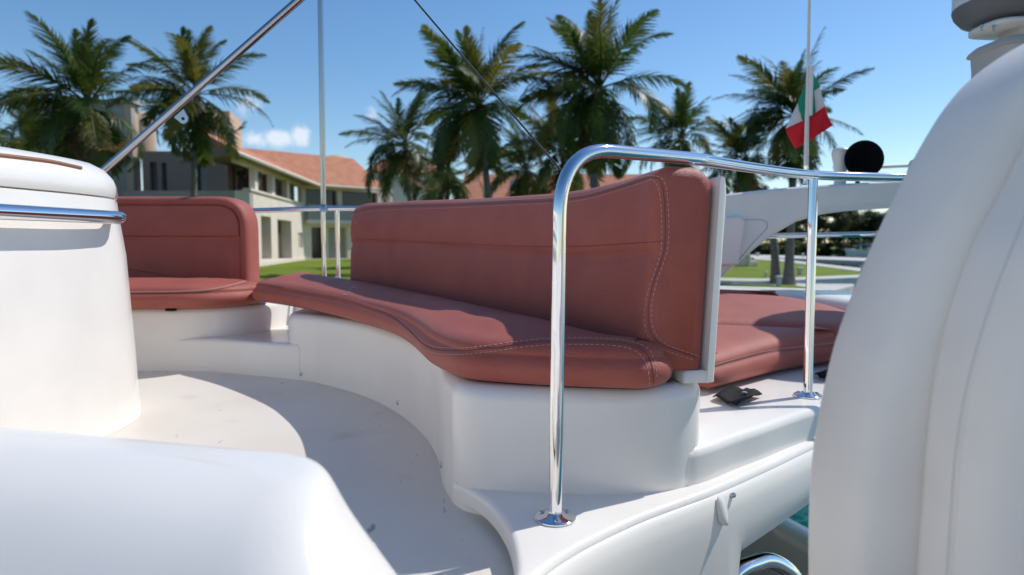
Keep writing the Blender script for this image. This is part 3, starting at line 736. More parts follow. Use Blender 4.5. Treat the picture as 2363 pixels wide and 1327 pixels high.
# radar: dome, its plate and housing
rd = thing('radar_dome', 'grey and white radar dome on a bracket at the top right', 'radar', (2.24, 3.14, .78))
cxr = 2.345
b = MB(); b.lathe((cxr - .02, 3.14, Zp(36, 3.12)), [(.11, -.022), (.19, -.017), (.24, .0), (.265, .031), (.273, .055), (.273, .058)], 48); b.build('dome_base', GREYP, rd, auto=50)
b = MB(); b.lathe((cxr - .02, 3.14, Zp(36, 3.12)), [(.2725, .059), (.2725, .13), (.262, .19), (.22, .23), (.11, .26), (.02, .265)], 48); b.build('dome_cover', WHITEP, rd, auto=50)
zpl = Zp(62, 3.12)
r = [Vector((p.x, p.y)) for p in resample(fillet([(2.13, 3.01), (2.62, 2.97), (2.62, 3.31), (2.13, 3.27)], .1), .02, True)]
V, F = pad(r, zpl - .012, zpl + .012, [(0, 0), (0, .7), (.006, 1)], grid=.2); mesh('bracket_plate', V, F, WHITEP, rd)
rings = []
for z, x0, x1 in ((zpl - .01, 2.26, 2.62), (zpl - .05, 2.29, 2.60), (Zp(125, 3.12), 2.29, 2.60)):
    rings.append([Vector((p.x, p.y, z)) for p in fillet([(x0, 3.05), (x1, 3.05), (x1, 3.22), (x0, 3.22)], .04)])
V, F = loft(rings); o = mesh('bracket_stem', V, F, WHITEP, rd)
for px in (2265, 2293):
    p = P(px, 62, 3.06); b = MB(); b.tube([Vector((p.x, 3.06, zpl - .01)), Vector((p.x, 3.06, zpl - .035))], .004, 8); b.lathe((p.x, 3.06, zpl - .018), [(.008, 0), (.008, .006)], 8); b.build('bolt', CHROME2, rd)
hz0, hz1 = Zp(150, 3.12), Zp(95, 3.12)
rings = []
for z, k in ((hz0 - .15, -.004), (hz0, 0), (hz0 + .06, .004), (hz0 + .066, .016), (hz0 + .08, .012), (hz1 - .004, -.008), (hz1, -.05)):
    rings.append([Vector((p.x, p.y, z)) for p in fillet([(2.17 - k, 2.99 - k), (2.58 + k, 2.99 - k), (2.58 + k, 3.28 + k), (2.17 - k, 3.28 + k)], .07)])
V, F = loft(rings); o = mesh('housing', V, F, mat('weathered_plastic', (.50, .47, .43), .5), rd); o.data.set_sharp_from_angle(angle=radians(50))
# whip antenna with flag
an = thing('whip_antenna', 'thin white whip antenna standing on the radar arch', 'antenna', P(1852, 428, 3.66))
q0 = P(1859, 428, 3.66); q1 = P(1869, -40, 3.62)
b = MB(); b.tube([q0.lerp(q1, .08), q0.lerp(q1, .3), q0.lerp(q1, .6), q1], [.0125, .0115, .0085, .0075], 10); b.build('whip', WHITEP, an)
b = MB(); b.tube([q0, q0.lerp(q1, .1)], .0135, 12); b.lathe(q0 - Vector((0, 0, .012)), [(.03, 0), (.03, .012), (.016, .02), (.014, .05)], 16); b.build('mount', CHROME, an, auto=50)
b = MB(); s0, s1 = q0.lerp(q1, .595), q0.lerp(q1, .35); b.tube([s0 + Vector((.012, -.012, 0)), s1 + Vector((.012, -.012, 0))], .011, 6); b.build('flag_sleeve', WHITEP, an)
flag = thing('flag', 'small green, white and red striped flag tied to the antenna', 'flag', P(1868, 165, 3.64))
def fm(n, c):
    return mat(n, c, .8)
cols = {'green_stripe': fm('flag_green', (.01, .26, .15)), 'white_stripe': fm('flag_white', (.72, .70, .70)), 'red_stripe': fm('flag_red', (.62, .008, .02))}
def quadpatch(nm, cs, d, m, fold=.012):
    k = 8; V = []; F = []
    a, b_, c, d_ = [P(px, py, d + dd) for px, py, dd in cs]
    for i in range(k):
        for j in range(k):
            u, v = i / (k - 1), j / (k - 1); p = a.lerp(b_, u).lerp(d_.lerp(c, u), v); p.y += fold * sin(u * 6 + v * 4); V.append(p)
    for i in range(k - 1):
        for j in range(k - 1): F.append((i * k + j, i * k + j + 1, (i + 1) * k + j + 1, (i + 1) * k + j))
    o = mesh(nm, V, F, m, flag); s = o.modifiers.new('thick', 'SOLIDIFY'); s.thickness = .0012
D_ = 3.67
quadpatch('green_stripe', [(1872, 158, 0), (1893, 201, -.02), (1879, 208, 0), (1872, 210, .0)], D_, cols['green_stripe'], .003)
quadpatch('green_stripe', [(1872, 160, 0.01), (1879, 208, .01), (1884, 270, .01), (1872, 262, .01)], D_, cols['green_stripe'], .003)
quadpatch('white_stripe', [(1879, 208, 0.004), (1893, 201, -.02), (1904, 245, -.03), (1884, 264, 0.005)], D_, cols['white_stripe'], .005)
quadpatch('green_stripe', [(1856, 195, .03), (1866, 190, .01), (1872, 272, .01), (1850, 277, .02)], D_, cols['green_stripe'], .004)
quadpatch('green_stripe', [(1841, 238, .05), (1857, 192, .03), (1860, 277, .02), (1850, 277, .03)], D_, cols['green_stripe'], .004)
quadpatch('white_stripe', [(1841, 238, .052), (1851, 276, .032), (1852, 279, .03), (1812, 297, .06)], D_, cols['white_stripe'], .004)
quadpatch('red_stripe', [(1813, 298, .06), (1870, 270, .01), (1868, 325, .02), (1834, 344, .05)], D_, cols['red_stripe'], .01)
quadpatch('red_stripe', [(1868, 271, .011), (1904, 245, -.03), (1921, 290, -.03), (1867, 326, .02)], D_, cols['red_stripe'], .008)
gps = thing('gps_antenna', 'white mushroom-shaped antenna on the radar arch beside the black horn', 'antenna', P(1938, 425, 3.7))
c = P(1938, 428, 3.7); s = 3.7 / FP
b = MB(); b.lathe(c, [(13 * s, 0), (13 * s, 25 * s), (14 * s, 45 * s), (18 * s, 62 * s), (20 * s, 72 * s), (19 * s, 79 * s), (15 * s, 84 * s), (4 * s, 86 * s)], 24); b.build('antenna_body', WHITEP, gps, auto=60)
horn = thing('loudhailer', 'round black loudhailer on a steel arm above the radar arch', 'loudhailer', P(2003, 425, 3.6))
c = P(2003, 368, 3.58)
b = MB(); b.lathe(c + Vector((.0, .12, 0)), [(.03, -.06), (.035, -.02), (.06, .05), (.096, .105), (.100, .115), (.097, .121), (.085, .112), (.05, .06), (.015, .03)], 32, (-.15, -1, .02)); b.build('horn_bell', mat('matte_black', (.006, .006, .008), .9, spec=.08), horn, auto=60)
b = MB(); b.tube([c + Vector((0, .1, -.04)), c + Vector((0, .1, -.13))], .012, 10); b.build('horn_foot', BLACKP, horn)
b = MB(); b.tube([c + Vector((.03, .1, -.035)), P(2110, 382, 3.66)], .009, 10); b.lathe(P(2112, 400, 3.66), [(.035, -.05), (.035, .05), (.025, .07), (.01, .075)], 18); b.build('horn_arm', WHITEP, horn, auto=50)

# ------------------------------------------------------------------ helm console, near dashboard, helm chair
con = thing('helm_console', 'white helm console with lid, standing at the left behind the dashboard', 'console', (-1.75, 1.6, ZF))
def cring(dx, z, flare=0):
    # long in y: its right side curves away behind the lid
    pts_ = [(-2.5, -.3), (-1.52 + dx, -.3), (-1.47 + dx, .6), (-1.41 + dx, 1.3), (-1.345 + dx, 1.9), (-1.325 + dx, 2.15), (-1.36 + dx, 2.36), (-1.55 + dx, 2.6), (-2.5, 2.7)]
    r_ = catmull([Vector(p) for p in pts_], 6, False)
    return [Vector((p.x, p.y, z)) for p in r_]
rings = [cring(.034, ZF + .001), cring(.030, ZF + .02), cring(.027, ZF + .06), cring(.02, -.4), cring(0, -.05), cring(-.022, .1), cring(-.026, .142), cring(-.034, .146)]
V, F = loft(rings); o = mesh('console_body', V, F, GEL2, con); o.data.set_sharp_from_angle(angle=radians(50))
rings = [cring(-.05, .147), cring(-.028, .1505), cring(-.022, .165), cring(-.024, .19), cring(-.036, .22), cring(-.06, .246), cring(-.10, .266), cring(-.17, .278), cring(-.3, .284)]
V, F = loft(rings); o = mesh('console_lid', V, F, GEL, con); o.data.set_sharp_from_angle(angle=radians(50))
TC = bvh([o])
tr = [(-30, 354), (0, 357), (60, 364), (120, 372), (185, 386)]
pp = []
for q in catmull([Vector((a, b, 0)) for a, b in tr], 6):
    h, n_ = hit(TC, q.x, q.y + 3)
    if h: pp.append(h + n_ * .003)
if len(pp) > 2:
    b = MB(); b.tube(pp, .006, 8); b.build('brown_trim', mat('brown_trim', (.30, .13, .07), .5), con)
zh = Zp(497, 2.0)
hp_ = [Vector((p.x + .062, p.y, zh)) for p in cring(-.02, 0)[6:-5]]
hpts = [p for p in hp_ if p.y < 2.2]; last = hpts[-1]
hpts = hpts + [last + Vector((-.004, .035, 0)), last + Vector((-.022, .055, 0)), last + Vector((-.06, .068, 0))]
b = MB(); b.tube(resample(hpts, .02), .0215, 18); tag(b.build('console_grab_rail', CHROME, None, auto=60), 'thick polished steel grab rail along the side of the helm console', 'handrail', 'stainless rails')

dash = thing('dashboard_pod', 'smooth white moulded dashboard pod filling the lower left corner', 'dashboard', (-.8, .6, ZF))
rings = []
def dring(xr, yf, yb, z, r):
    p_ = fillet([(-1.3, yf), (xr, yf), (xr, yb), (-1.3, yb)], [.02, r, r, .02], 8)
    p_ = resample(p_, .02, True) if False else p_
    return [Vector((p.x, p.y - .27 * (p.x + .717), z)) for p in p_]
for xr, yf, yb, z, r in ((.03, .47, .98, ZF + .002, .12), (-.03, .57, .965, -.50, .12), (-.10, .655, .955, -.40, .12), (-.165, .72, .95, -.325, .12), (-.19, .755, .948, -.295, .12), (-.205, .79, .944, -.275, .11), (-.225, .835, .936, -.262, .09), (-.26, .875, .92, -.257, .05)):
    rings.append(dring(xr, yf, yb, z, r))
V, F = loft(rings); o = mesh('pod_shell', V, F, GEL, dash); o.modifiers.new('sub', 'SUBSURF').render_levels = 2

chair = thing('helm_chair', 'large white vinyl helm chair close by on the right', 'chair', (.75, .4, ZF))
def se(cx_, cy_, a, b_, z, e=.55, n=40):
    return [Vector((cx_ + a * (abs(cos(t)) ** e) * (1 if cos(t) >= 0 else -1), cy_ + b_ * (abs(sin(t)) ** e) * (1 if sin(t) >= 0 else -1), z)) for t in [2 * pi * k / n for k in range(n)]]
XOF = .036
XL = [(-.52, .368), (-.397, .363), (-.28, .366), (-.151, .387), (-.075, .410), (0, .438), (.081, .474), (.13, .499), (.174, .526), (.215, .562), (.249, .61), (.268, .66), (.276, .72)]
XC = [(-.52, .392), (-.328, .394), (-.146, .404), (-.018, .434), (.054, .468), (.109, .494), (.152, .519), (.2, .565), (.235, .62), (.25, .68)]
rings = []
for z, xl in [(p.x, p.y + XOF) for p in catmull([Vector((a, b, 0)) for a, b in XL], 4)]:
    xr = 1.05 - max(0, z - .1) ** 2 * 6; rings.append(se((xl + xr) / 2, .83 + .0 * z, (xr - xl) / 2, .105 - max(0, z - .2) * .5, z, .42))
V, F = loft(rings); o = mesh('backrest_shell', V, F, VINYL, chair)
rings = []
for z, xl in [(p.x, p.y + .055) for p in catmull([Vector((a, b, 0)) for a, b in XC], 4)]:
    xr = 1.02 - max(0, z - .1) ** 2 * 6; rings.append(se((xl + xr) / 2, .685, (xr - xl) / 2, .10 - max(0, z - .18) * .5, z, .6))
V, F = loft(rings); cu = mesh('backrest_cushion', V, F, VINYL, chair)
TCH = bvh([cu])
chs = [(2365, 500), (2330, 585), (2290, 690), (2255, 800), (2225, 920), (2205, 1050), (2195, 1180), (2185, 1330)]
stitch('piping', TCH, [(a + 9, b) for a, b in chs], chair, r=.0022, lift=-.0008, m=VINYL, solid=True)
stitch('seam', TCH, [(2365, 500), (2330, 585), (2290, 690), (2255, 800), (2225, 920), (2205, 1050), (2195, 1180), (2185, 1330)], chair, r=.0008, lift=.0001, m=mat('grey_thread', (.40, .40, .42), .7), dash=.0032, gap=.002)
r = resample(fillet([(.5, .0), (1.02, .0), (1.02, .56), (.5, .56)], .08), .03, True)
V, F = pad(r, -.36, -.24, CPROF, dome=.02, grid=.08); mesh('seat', V, F, VINYL, chair)
b = MB(); b.lathe((.76, .35, ZF), [(.19, .001), (.19, .015), (.16, .03), (.055, .045), (.05, .18), (.07, .255), (.02, .262)], 28); b.build('pedestal', CHROME, chair, auto=40)

# grab loop of the stairs below, black bag on the lower deck
lp = thing('stair_grab_loop', 'polished steel grab loop in the stair well at the bottom right', 'handrail', P(1720, 1327, 1.62), 'stainless rails')
b = MB(); b.tube(arc_path([P(1640, 1420, 1.60), P(1690, 1318, 1.62), P(1778, 1288, 1.72), P(1836, 1325, 1.74), P(1862, 1420, 1.74)], [.06, .05, .05]), .021, 20); b.build('loop_tube', CHROME, lp, auto=60)
bag = thing('black_bag', 'black bag on the lower deck seen through the stair well', 'bag', PZ(1700, 1300, -1.7))
c = P(1690, 1285, 2.6); rings = []
for i, (z, a, bb) in enumerate(((-1.93, .20, .16), (-1.8, .23, .18), (-1.6, .23, .18), (-1.4, .21, .16), (-1.28, .17, .12), (-1.2, .08, .05))):
    rings.append([Vector((c.x - .12, c.y + .05, 0)) + Vector((v.x * (1 + .06 * noise.noise(v * 9)), v.y, v.z)) for v in se(0, 0, a, bb, z, .7, 28)])
V, F = loft(rings); mesh('bag_body', V, F, BLACK, bag)

# ================================================================== PALMS
def palm_mat(name, c1, c2, yellow, rough=.42):
    m = bpy.data.materials.new(name); m.use_nodes = True; t = m.node_tree; b = t.nodes['Principled BSDF']
    oi = t.nodes.new('ShaderNodeObjectInfo'); co = t.nodes.new('ShaderNodeTexCoord')
    nz = t.nodes.new('ShaderNodeTexNoise'); nz.inputs['Scale'].default_value = 1.6; nz.inputs['Detail'].default_value = 3
    t.links.new(co.outputs['Object'], nz.inputs['Vector'])
    mx = t.nodes.new('ShaderNodeMix'); mx.data_type = 'RGBA'; mx.inputs[6].default_value = (*c1, 1); mx.inputs[7].default_value = (*c2, 1)
    t.links.new(nz.outputs['Fac'], mx.inputs['Factor'])
    m2 = t.nodes.new('ShaderNodeMix'); m2.data_type = 'RGBA'; t.links.new(mx.outputs[2], m2.inputs[6]); m2.inputs[7].default_value = (*yellow, 1)
    pw = t.nodes.new('ShaderNodeMath'); pw.operation = 'POWER'; pw.inputs[1].default_value = 4
    t.links.new(oi.outputs['Random'], pw.inputs[0]); t.links.new(pw.outputs[0], m2.inputs['Factor'])
    t.links.new(m2.outputs[2], b.inputs['Base Color']); b.inputs['Roughness'].default_value = rough
    b.inputs['Specular IOR Level'].default_value = .45
    tr = t.nodes.new('ShaderNodeBsdfTranslucent'); t.links.new(m2.outputs[2], tr.inputs[0])
    ms = t.nodes.new('ShaderNodeMixShader'); ms.inputs[0].default_value = .48
    t.links.new(b.outputs[0], ms.inputs[1]); t.links.new(tr.outputs[0], ms.inputs[2]); t.links.new(ms.outputs[0], t.nodes['Material Output'].inputs[0])
    return m
FROND = palm_mat('palm_frond', (.048, .09, .018), (.09, .13, .027), (.24, .20, .04))
BARK = mat('palm_bark', (.20, .175, .145), .9, noise_amt=.35, nscale=6, bump=.6, bscale=12, bdist=.03)
COCO = mat('coconut_husk', (.16, .15, .05), .6)
def frond_mesh(i, droop, twist, seed):
    r = random.Random(seed); V = []; F = []
    n = 62; pts = []; p = Vector((0, 0, 0)); a = .0; step = 1.0 / n
    for k in range(n + 1):
        pts.append(p.copy()); u = k / n
        a -= droop * (0.35 + 1.5 * u) * step
        p = p + Vector((cos(a), 0, sin(a))) * step
    def addq(q): 
        o = len(V); V.extend(q); F.append(tuple(range(o, o + len(q))))
    # rachis
    for k in range(n):
        w_ = .011 * (1 - k / n) + .0018
        a_, b_ = pts[k], pts[k + 1]
        o = len(V); V.extend([a_ + Vector((0, w_, 0)), a_ + Vector((0, 0, w_)), a_ - Vector((0, w_, 0)), b_ + Vector((0, w_, 0)), b_ + Vector((0, 0, w_)), b_ - Vector((0, w_, 0))])
        F.append((o, o + 1, o + 4, o + 3)); F.append((o + 1, o + 2, o + 5, o + 4)); F.append((o + 2, o, o + 3, o + 5))
    for k in range(9, n):
        u = k / n; t = (pts[min(k + 1, n)] - pts[k - 1]).normalized(); up = Vector((-t.z, 0, t.x))
        ln = .30 * (sin(pi * min(1, (u * .93 + .06)) ** .8) ** .65) * (1 - .25 * u)
        for sgn in (-1, 1):
            if r.random() < .05: continue
            l = ln * r.uniform(.8, 1.1); fw = r.uniform(.45, .75) + .5 * u
            d = (Vector((0, sgn, 0)) + t * fw + up * (r.uniform(.0, .35) + twist * sgn)).normalized()
            g = Vector((0, 0, -1)); q = pts[k].copy(); wd = .0066 * r.uniform(.8, 1.25); hang = r.uniform(.25, 1.0)
            side = t.cross(d).cross(d).normalized()
            prev = None; segs = 3
            for s_ in range(segs + 1):
                v = s_ / segs; w_ = wd * (1 - v ** 1.5) * (.7 + .6 * min(1, v * 3)) + .0012
                e0, e1 = q + side * w_, q - side * w_
                if prev: addq([prev[0], prev[1], e1, e0])
                prev = (e0, e1)
                d = (d + g * hang * (.25 + .5 * v)).normalized(); q = q + d * l / segs
    me = bpy.data.meshes.new('frond'); me.from_pydata([tuple(v) for v in V], [], F); me.materials.append(FROND); me.update()
    return me
FR = [frond_mesh(i, d, tw, 40 + i) for i, (d, tw) in enumerate(((.35, .0), (.6, .25), (.9, -.2), (1.2, .15), (1.6, -.1), (2.1, .2), (.75, -.3), (1.4, .3)))]
DRY = palm_mat('dry_frond', (.20, .13, .055), (.28, .19, .08), (.16, .14, .05), .7)
FRD = []
for q_ in (4, 5):
    m_ = FR[q_].copy(); m_.materials.clear(); m_.materials.append(DRY); FRD.append(m_)
cm = MB(); cm.lathe((0, 0, 0), [(.02, -.13), (.08, -.10), (.105, 0), (.085, .09), (.03, .14)], 10)
coco_me = None
def palm(label, px, py, D, Rpx, basepx=None, n=30, seed=1, wind=(-.34, -.05, .08), young=.0, group='coconut palms along the lawn', zbase=ZL):
    global coco_me
    r = random.Random(seed); c = P(px, py, D); Lf = Rpx / FP * D * 1.17; n = int(n * 1.12)
    bx = X(basepx if basepx else px, D); base = Vector((bx, D + r.uniform(-.3, .3), zbase))
    t = thing('coconut_palm', label, 'palm tree', base, group)
    m1 = base.lerp(c, .4) + Vector(((base.x - c.x) * .25, 0, 0)) ; path = catmull([base - Vector((0, 0, .1)), m1, c - Vector((0, 0, .25)), c + Vector((0, 0, .15))], 8)
    rr = []
    for i, q in enumerate(path):
        u = i / (len(path) - 1); rr.append((.155 + .13 * math.exp(-u * 14) - .045 * u) * (1 + .03 * (i % 2)))
    b = MB(); b.tube(resample(path, .12) if False else path, rr, 12); b.build('trunk', BARK, t, auto=70)
    for k in range(n):
        u = (k + .5) / n
        el = radians(88 - 150 * u ** .95) + r.uniform(-.13, .13); az = k * 2.39996 + r.uniform(-.3, .3) + seed
        wf = .6 + .6 * max(0, cos(el))
        d = (Vector((cos(el) * cos(az), cos(el) * sin(az), sin(el))) + Vector(wind) * wf).normalized()
        me = FR[r.choice((0, 6, 1)) if u < .25 else (r.choice((1, 2, 3, 6)) if u < .6 else r.choice((3, 4, 5, 7)))]
        if u > .8 and r.random() < .42: me = r.choice(FRD); el -= .35; d = (Vector((cos(el) * cos(az), cos(el) * sin(az), sin(el))) + Vector(wind) * .3).normalized()
        o = bpy.data.objects.new('frond', me); COL.objects.link(o); o.parent = t
        up = Vector((0, 0, 1)); 
        if abs(d.z) > .96: up = Vector((-cos(az), -sin(az), .2))
        yv = up.cross(d).normalized(); zv = d.cross(yv); roll = r.uniform(-.5, .5)
        M = Matrix((d, yv, zv)).transposed().to_4x4() @ Matrix.Rotation(roll, 4, 'X')
        s = Lf * r.uniform(.85, 1.1) * (.8 if u < .12 else 1)
        o.matrix_local = Matrix.Translation(c - base + d * .1) @ M @ Matrix.Diagonal((s, s * .95, s, 1))
    if coco_me is None:
        o = cm.build('coconut', COCO, t, local=True); coco_me = o.data; first = o
    else: first = bpy.data.objects.new('coconut', coco_me); link(first, t)
    for k in range(5):
        o = first if k == 0 else link(bpy.data.objects.new('coconut', coco_me), t)
        a = r.uniform(0, 6.28); o.location = (c - base) + Vector((.28 * cos(a), .28 * sin(a), -.3 - r.uniform(0, .25))); o.rotation_euler = (r.uniform(-.5, .5), r.uniform(-.5, .5), 0)
    return t
palm('tall coconut palm at the left, fronds swept over the shaded villa wall', 205, 240, 27, 188, 238, 34, 3)
palm('coconut palm behind the slanted bimini pole, left of the tiled roof', 452, 218, 33, 155, 448, 30, 5)
palm('coconut palm cut off by the left edge of the picture', -40, 335, 30, 165, -20, 26, 8)
palm('small palm crown low behind the leftmost tall palm', 95, 350, 40, 120, 95, 22, 12)
palm('smaller leaning coconut palm left of the two tallest, beside the gabled house', 935, 335, 34, 128, 955, 28, 14)
palm('coconut palm crossed by the thin dark cord', 1108, 245, 29, 176, 1132, 36, 17)
palm('tallest coconut palm right behind the bend of the grab rail', 1385, 205, 28, 192, 1365, 38, 21)
palm('low palm crown hiding the roof skylight behind the long backrest', 1215, 392, 41, 118, 1222, 24, 35)
palm('low palm crown between the gabled house and the tiled hall', 1035, 395, 44, 112, 1030, 24, 37)
palm('coconut palm half hidden behind the tallest palm, lower crown', 1300, 350, 38, 140, 1310, 26, 23)
palm('short coconut palm between the tallest palm and the flag', 1575, 315, 37, 120, 1570, 28, 25)
palm('coconut palm directly behind the flag', 1836, 268, 26.4, 155, 1822, 34, 29, zbase=ZL)
palm('lower coconut palm just left of the flag palm', 1722, 372, 27.2, 120, 1786, 28, 31, zbase=ZL)

# ================================================================== TREES AND SHRUBS
LEAF = [palm_mat('leaf_dark', (.018, .035, .010), (.035, .06, .014), (.06, .08, .02), .6), palm_mat('leaf_mid', (.03, .06, .012), (.06, .095, .02), (.12, .13, .03), .6)]
REDL = palm_mat('leaf_red', (.20, .02, .02), (.30, .03, .03), (.10, .12, .03))
def crown_mesh(seed, n=5200, leaf=.06, m=None):
    r = random.Random(seed); V = []; F = []; cl = []
    for k in range(26):
        a = r.uniform(0, 6.28); z = r.uniform(-.75, .9); q = sqrt(max(.05, 1 - z * z)) * r.uniform(.45, .85)
        cl.append((Vector((q * cos(a), q * sin(a), z * .75)), r.uniform(.2, .36)))
    for i in range(n):
        c, s = r.choice(cl); d = Vector((r.gauss(0, 1), r.gauss(0, 1), r.gauss(0, .8))).normalized() * s * r.random() ** .4
        p = c + d; nn = (d.normalized() + Vector((r.uniform(-1, 1), r.uniform(-1, 1), r.uniform(-.3, 1)))).normalized()
        t = nn.orthogonal().normalized(); t.rotate(Matrix.Rotation(r.uniform(0, 6.28), 3, nn)); b_ = nn.cross(t); l = leaf * r.uniform(.6, 1.3)
        o = len(V); V += [p - t * l, p + b_ * l * .45, p + t * l, p - b_ * l * .45]; F.append((o, o + 1, o + 2, o + 3))
    me = bpy.data.meshes.new('crown'); me.from_pydata([tuple(v) for v in V], [], F); me.materials.append(m); me.update(); return me
CR = [crown_mesh(1, m=LEAF[0]), crown_mesh(2, m=LEAF[1]), crown_mesh(3, m=LEAF[0])]
CRR = crown_mesh(9, 900, .08, REDL)
TRUNK = mat('tree_bark', (.10, .085, .07), .9, noise_amt=.3)
def tree(name, label, x, y, zb, rx, rz, me, group, cat='tree', trunk=True, seed=0):
    r = random.Random(seed); t = thing(name, label, cat, (x, y, zb), group)
    zc = zb + rz * 1.05 if trunk else zb + rz * .62
    if trunk:
        b = MB(); b.tube([(x, y, zb - .1), (x + .1, y, zb + rz * .4), (x + .15, y + .05, zc)], [.16, .12, .05], 7)
        for k in range(4):
            a = k * 1.6; b.tube([(x + .08, y, zb + rz * .5), (x + cos(a) * rx * .5, y + sin(a) * rx * .5, zc + rz * .2)], [.07, .03], 5)
        b.build('trunk', TRUNK, t)
    o = bpy.data.objects.new('crown', me); link(o, t); o.location = (0, 0, zc - zb); o.scale = (rx, rx, rz); o.rotation_euler = (0, 0, r.uniform(0, 6.28))
    return t
tw = ['leftmost', 'second', 'third', 'fourth', 'fifth', 'sixth', 'seventh', 'eighth', 'ninth', 'tenth', 'eleventh', 'twelfth']
xs = [1560, 1630, 1690, 1745, 1800, 1850, 1900, 1945, 1990, 2040, 2100, 2170]
for i, px in enumerate(xs):
    D = 112 + (i % 3) * 5
    tree('shore_tree', '%s dark leafy tree from the left along the far shore under the arch' % tw[i], X(px, D), D, ZL, rnd.uniform(3.6, 4.8), rnd.uniform(3.4, 4.6) * (1.35 if i < 5 else 1), CR[i % 3], 'trees along the far shore', seed=i)
for i, px in enumerate([1640, 1715, 1765, 1825, 1880, 1930, 1985, 2040, 2090]):
    D = 108
    tree('mangrove_bush', '%s low mangrove bush from the left at the far waterline' % tw[i], X(px, D), D, ZW, rnd.uniform(2.4, 3.2), rnd.uniform(1.4, 2.0), CR[(i + 1) % 3], 'bushes at the far waterline', 'bush', False, 40 + i)
for i, (px, D, rx, rz) in enumerate(((1480, 62, 3, 2.6), (1560, 66, 3, 2.6), (1640, 70, 3.2, 2.9), (1700, 60, 2.6, 2.6), (1420, 64, 2.6, 2.4))):
    nm = ('behind the tallest palm', 'behind the short palm', 'behind the backrest end', 'left of the flag palms', 'right of the tiled hall')[i]
    tree('garden_tree', 'dark green garden tree ' + nm, X(px, D), D, ZL, rx, rz, CR[i % 3], 'garden trees', seed=60 + i)
for i, (px, D) in enumerate(((60, 46), (150, 44), (10, 42))):
    tree('garden_tree', ('dark green tree low behind the tall left palm', 'dark green tree against the shaded villa wall', 'dark green tree at the left picture edge above the console')[i], X(px, D), D, ZL, 3.2, 3.0, CR[i], 'garden trees', seed=70 + i)
tree('flowering_shrub', 'red flowering shrub at the end of the tiled roof', X(890, 56), 56, 1.2, 1.3, 1.1, CRR, None, 'shrub', False, 80)
tree('flowering_shrub', 'green shrub among the palm trunks behind the long backrest', X(960, 40), 40, ZL, 1.8, 2.6, CR[1], None, 'shrub', False, 81)

# ================================================================== VILLAS
def roof_mat():
    m = mat('terracotta_tiles', (.56, .235, .125), .8, col2=(.46, .18, .10), nscale=1.5)
    t = m.node_tree; b = t.nodes['Principled BSDF']; co = t.nodes.new('ShaderNodeTexCoord')
    wv = t.nodes.new('ShaderNodeTexWave'); wv.inputs['Scale'].default_value = 1.6; wv.inputs['Distortion'].default_value = .4; wv.bands_direction = 'DIAGONAL'
    t.links.new(co.outputs['Object'], wv.inputs['Vector'])
    bp = t.nodes.new('ShaderNodeBump'); bp.inputs['Strength'].default_value = .6; bp.inputs['Distance'].default_value = .06
    t.links.new(wv.outputs['Fac'], bp.inputs['Height']); t.links.new(bp.outputs[0], b.inputs['Normal']); return m
ROOF = roof_mat()
class Wall:
    def __init__(s, A_, B_): s.A = Vector(A_); s.B = Vector(B_); s.u = (s.B - s.A).normalized(); s.n = Vector((s.u.y, -s.u.x)); s.len = (s.B - s.A).length
    def uz(s, px, py):
        r = pixdir(px, py); d = Vector((r.x, r.y)); n_ = s.n; t = s.A.dot(n_) / d.dot(n_); h = d * t
        return (h - s.A).dot(s.u), r.z * t
    def pt(s, u, z, off=0): q = s.A + s.u * u + s.n * off; return Vector((q.x, q.y, z))
    def build(s, name, z0, z1, ops, th, m, parent):
        us = sorted(set([0, s.len] + [o[0] for o in ops] + [o[1] for o in ops])); zs = sorted(set([z0, z1] + [o[2] for o in ops] + [o[3] for o in ops]))
        def solid(i, j):
            if i < 0 or j < 0 or i >= len(us) - 1 or j >= len(zs) - 1: return False
            cu, cz = (us[i] + us[i + 1]) / 2, (zs[j] + zs[j + 1]) / 2
            return not any(o[0] < cu < o[1] and o[2] < cz < o[3] for o in ops)
        V = []; F = []
        def q(*p): o = len(V); V.extend(p); F.append((o, o + 1, o + 2, o + 3))
        for i in range(len(us) - 1):
            for j in range(len(zs) - 1):
                if not solid(i, j): continue
                a, b_, c, d = us[i], us[i + 1], zs[j], zs[j + 1]
                q(s.pt(a, c), s.pt(b_, c), s.pt(b_, d), s.pt(a, d)); q(s.pt(b_, c, -th), s.pt(a, c, -th), s.pt(a, d, -th), s.pt(b_, d, -th))
                if not solid(i - 1, j): q(s.pt(a, c, -th), s.pt(a, c), s.pt(a, d), s.pt(a, d, -th))
                if not solid(i + 1, j): q(s.pt(b_, c), s.pt(b_, c, -th), s.pt(b_, d, -th), s.pt(b_, d))
                if not solid(i, j - 1): q(s.pt(a, c, -th), s.pt(b_, c, -th), s.pt(b_, c), s.pt(a, c))
                if not solid(i, j + 1): q(s.pt(a, d), s.pt(b_, d), s.pt(b_, d, -th), s.pt(a, d, -th))
        return mesh(name, V, F, m, parent, smooth=False)
    def panel(s, name, u0, u1, z0, z1, off, th, m, parent):
        b = MB(); v = [s.pt(u, z, o) for o in (off, off - th) for u, z in ((u0, z0), (u1, z0), (u1, z1), (u0, z1))]
        b.add(v, [(0, 1, 2, 3), (7, 6, 5, 4), (0, 4, 5, 1), (1, 5, 6, 2), (2, 6, 7, 3), (3, 7, 4, 0)]); return b.build(name, m, parent, smooth=False)
villa = thing('villa', 'two-storey cream villa with tiled roof and columned gallery at the left', 'building', (-18, 44, ZL))
ZT = 3.15
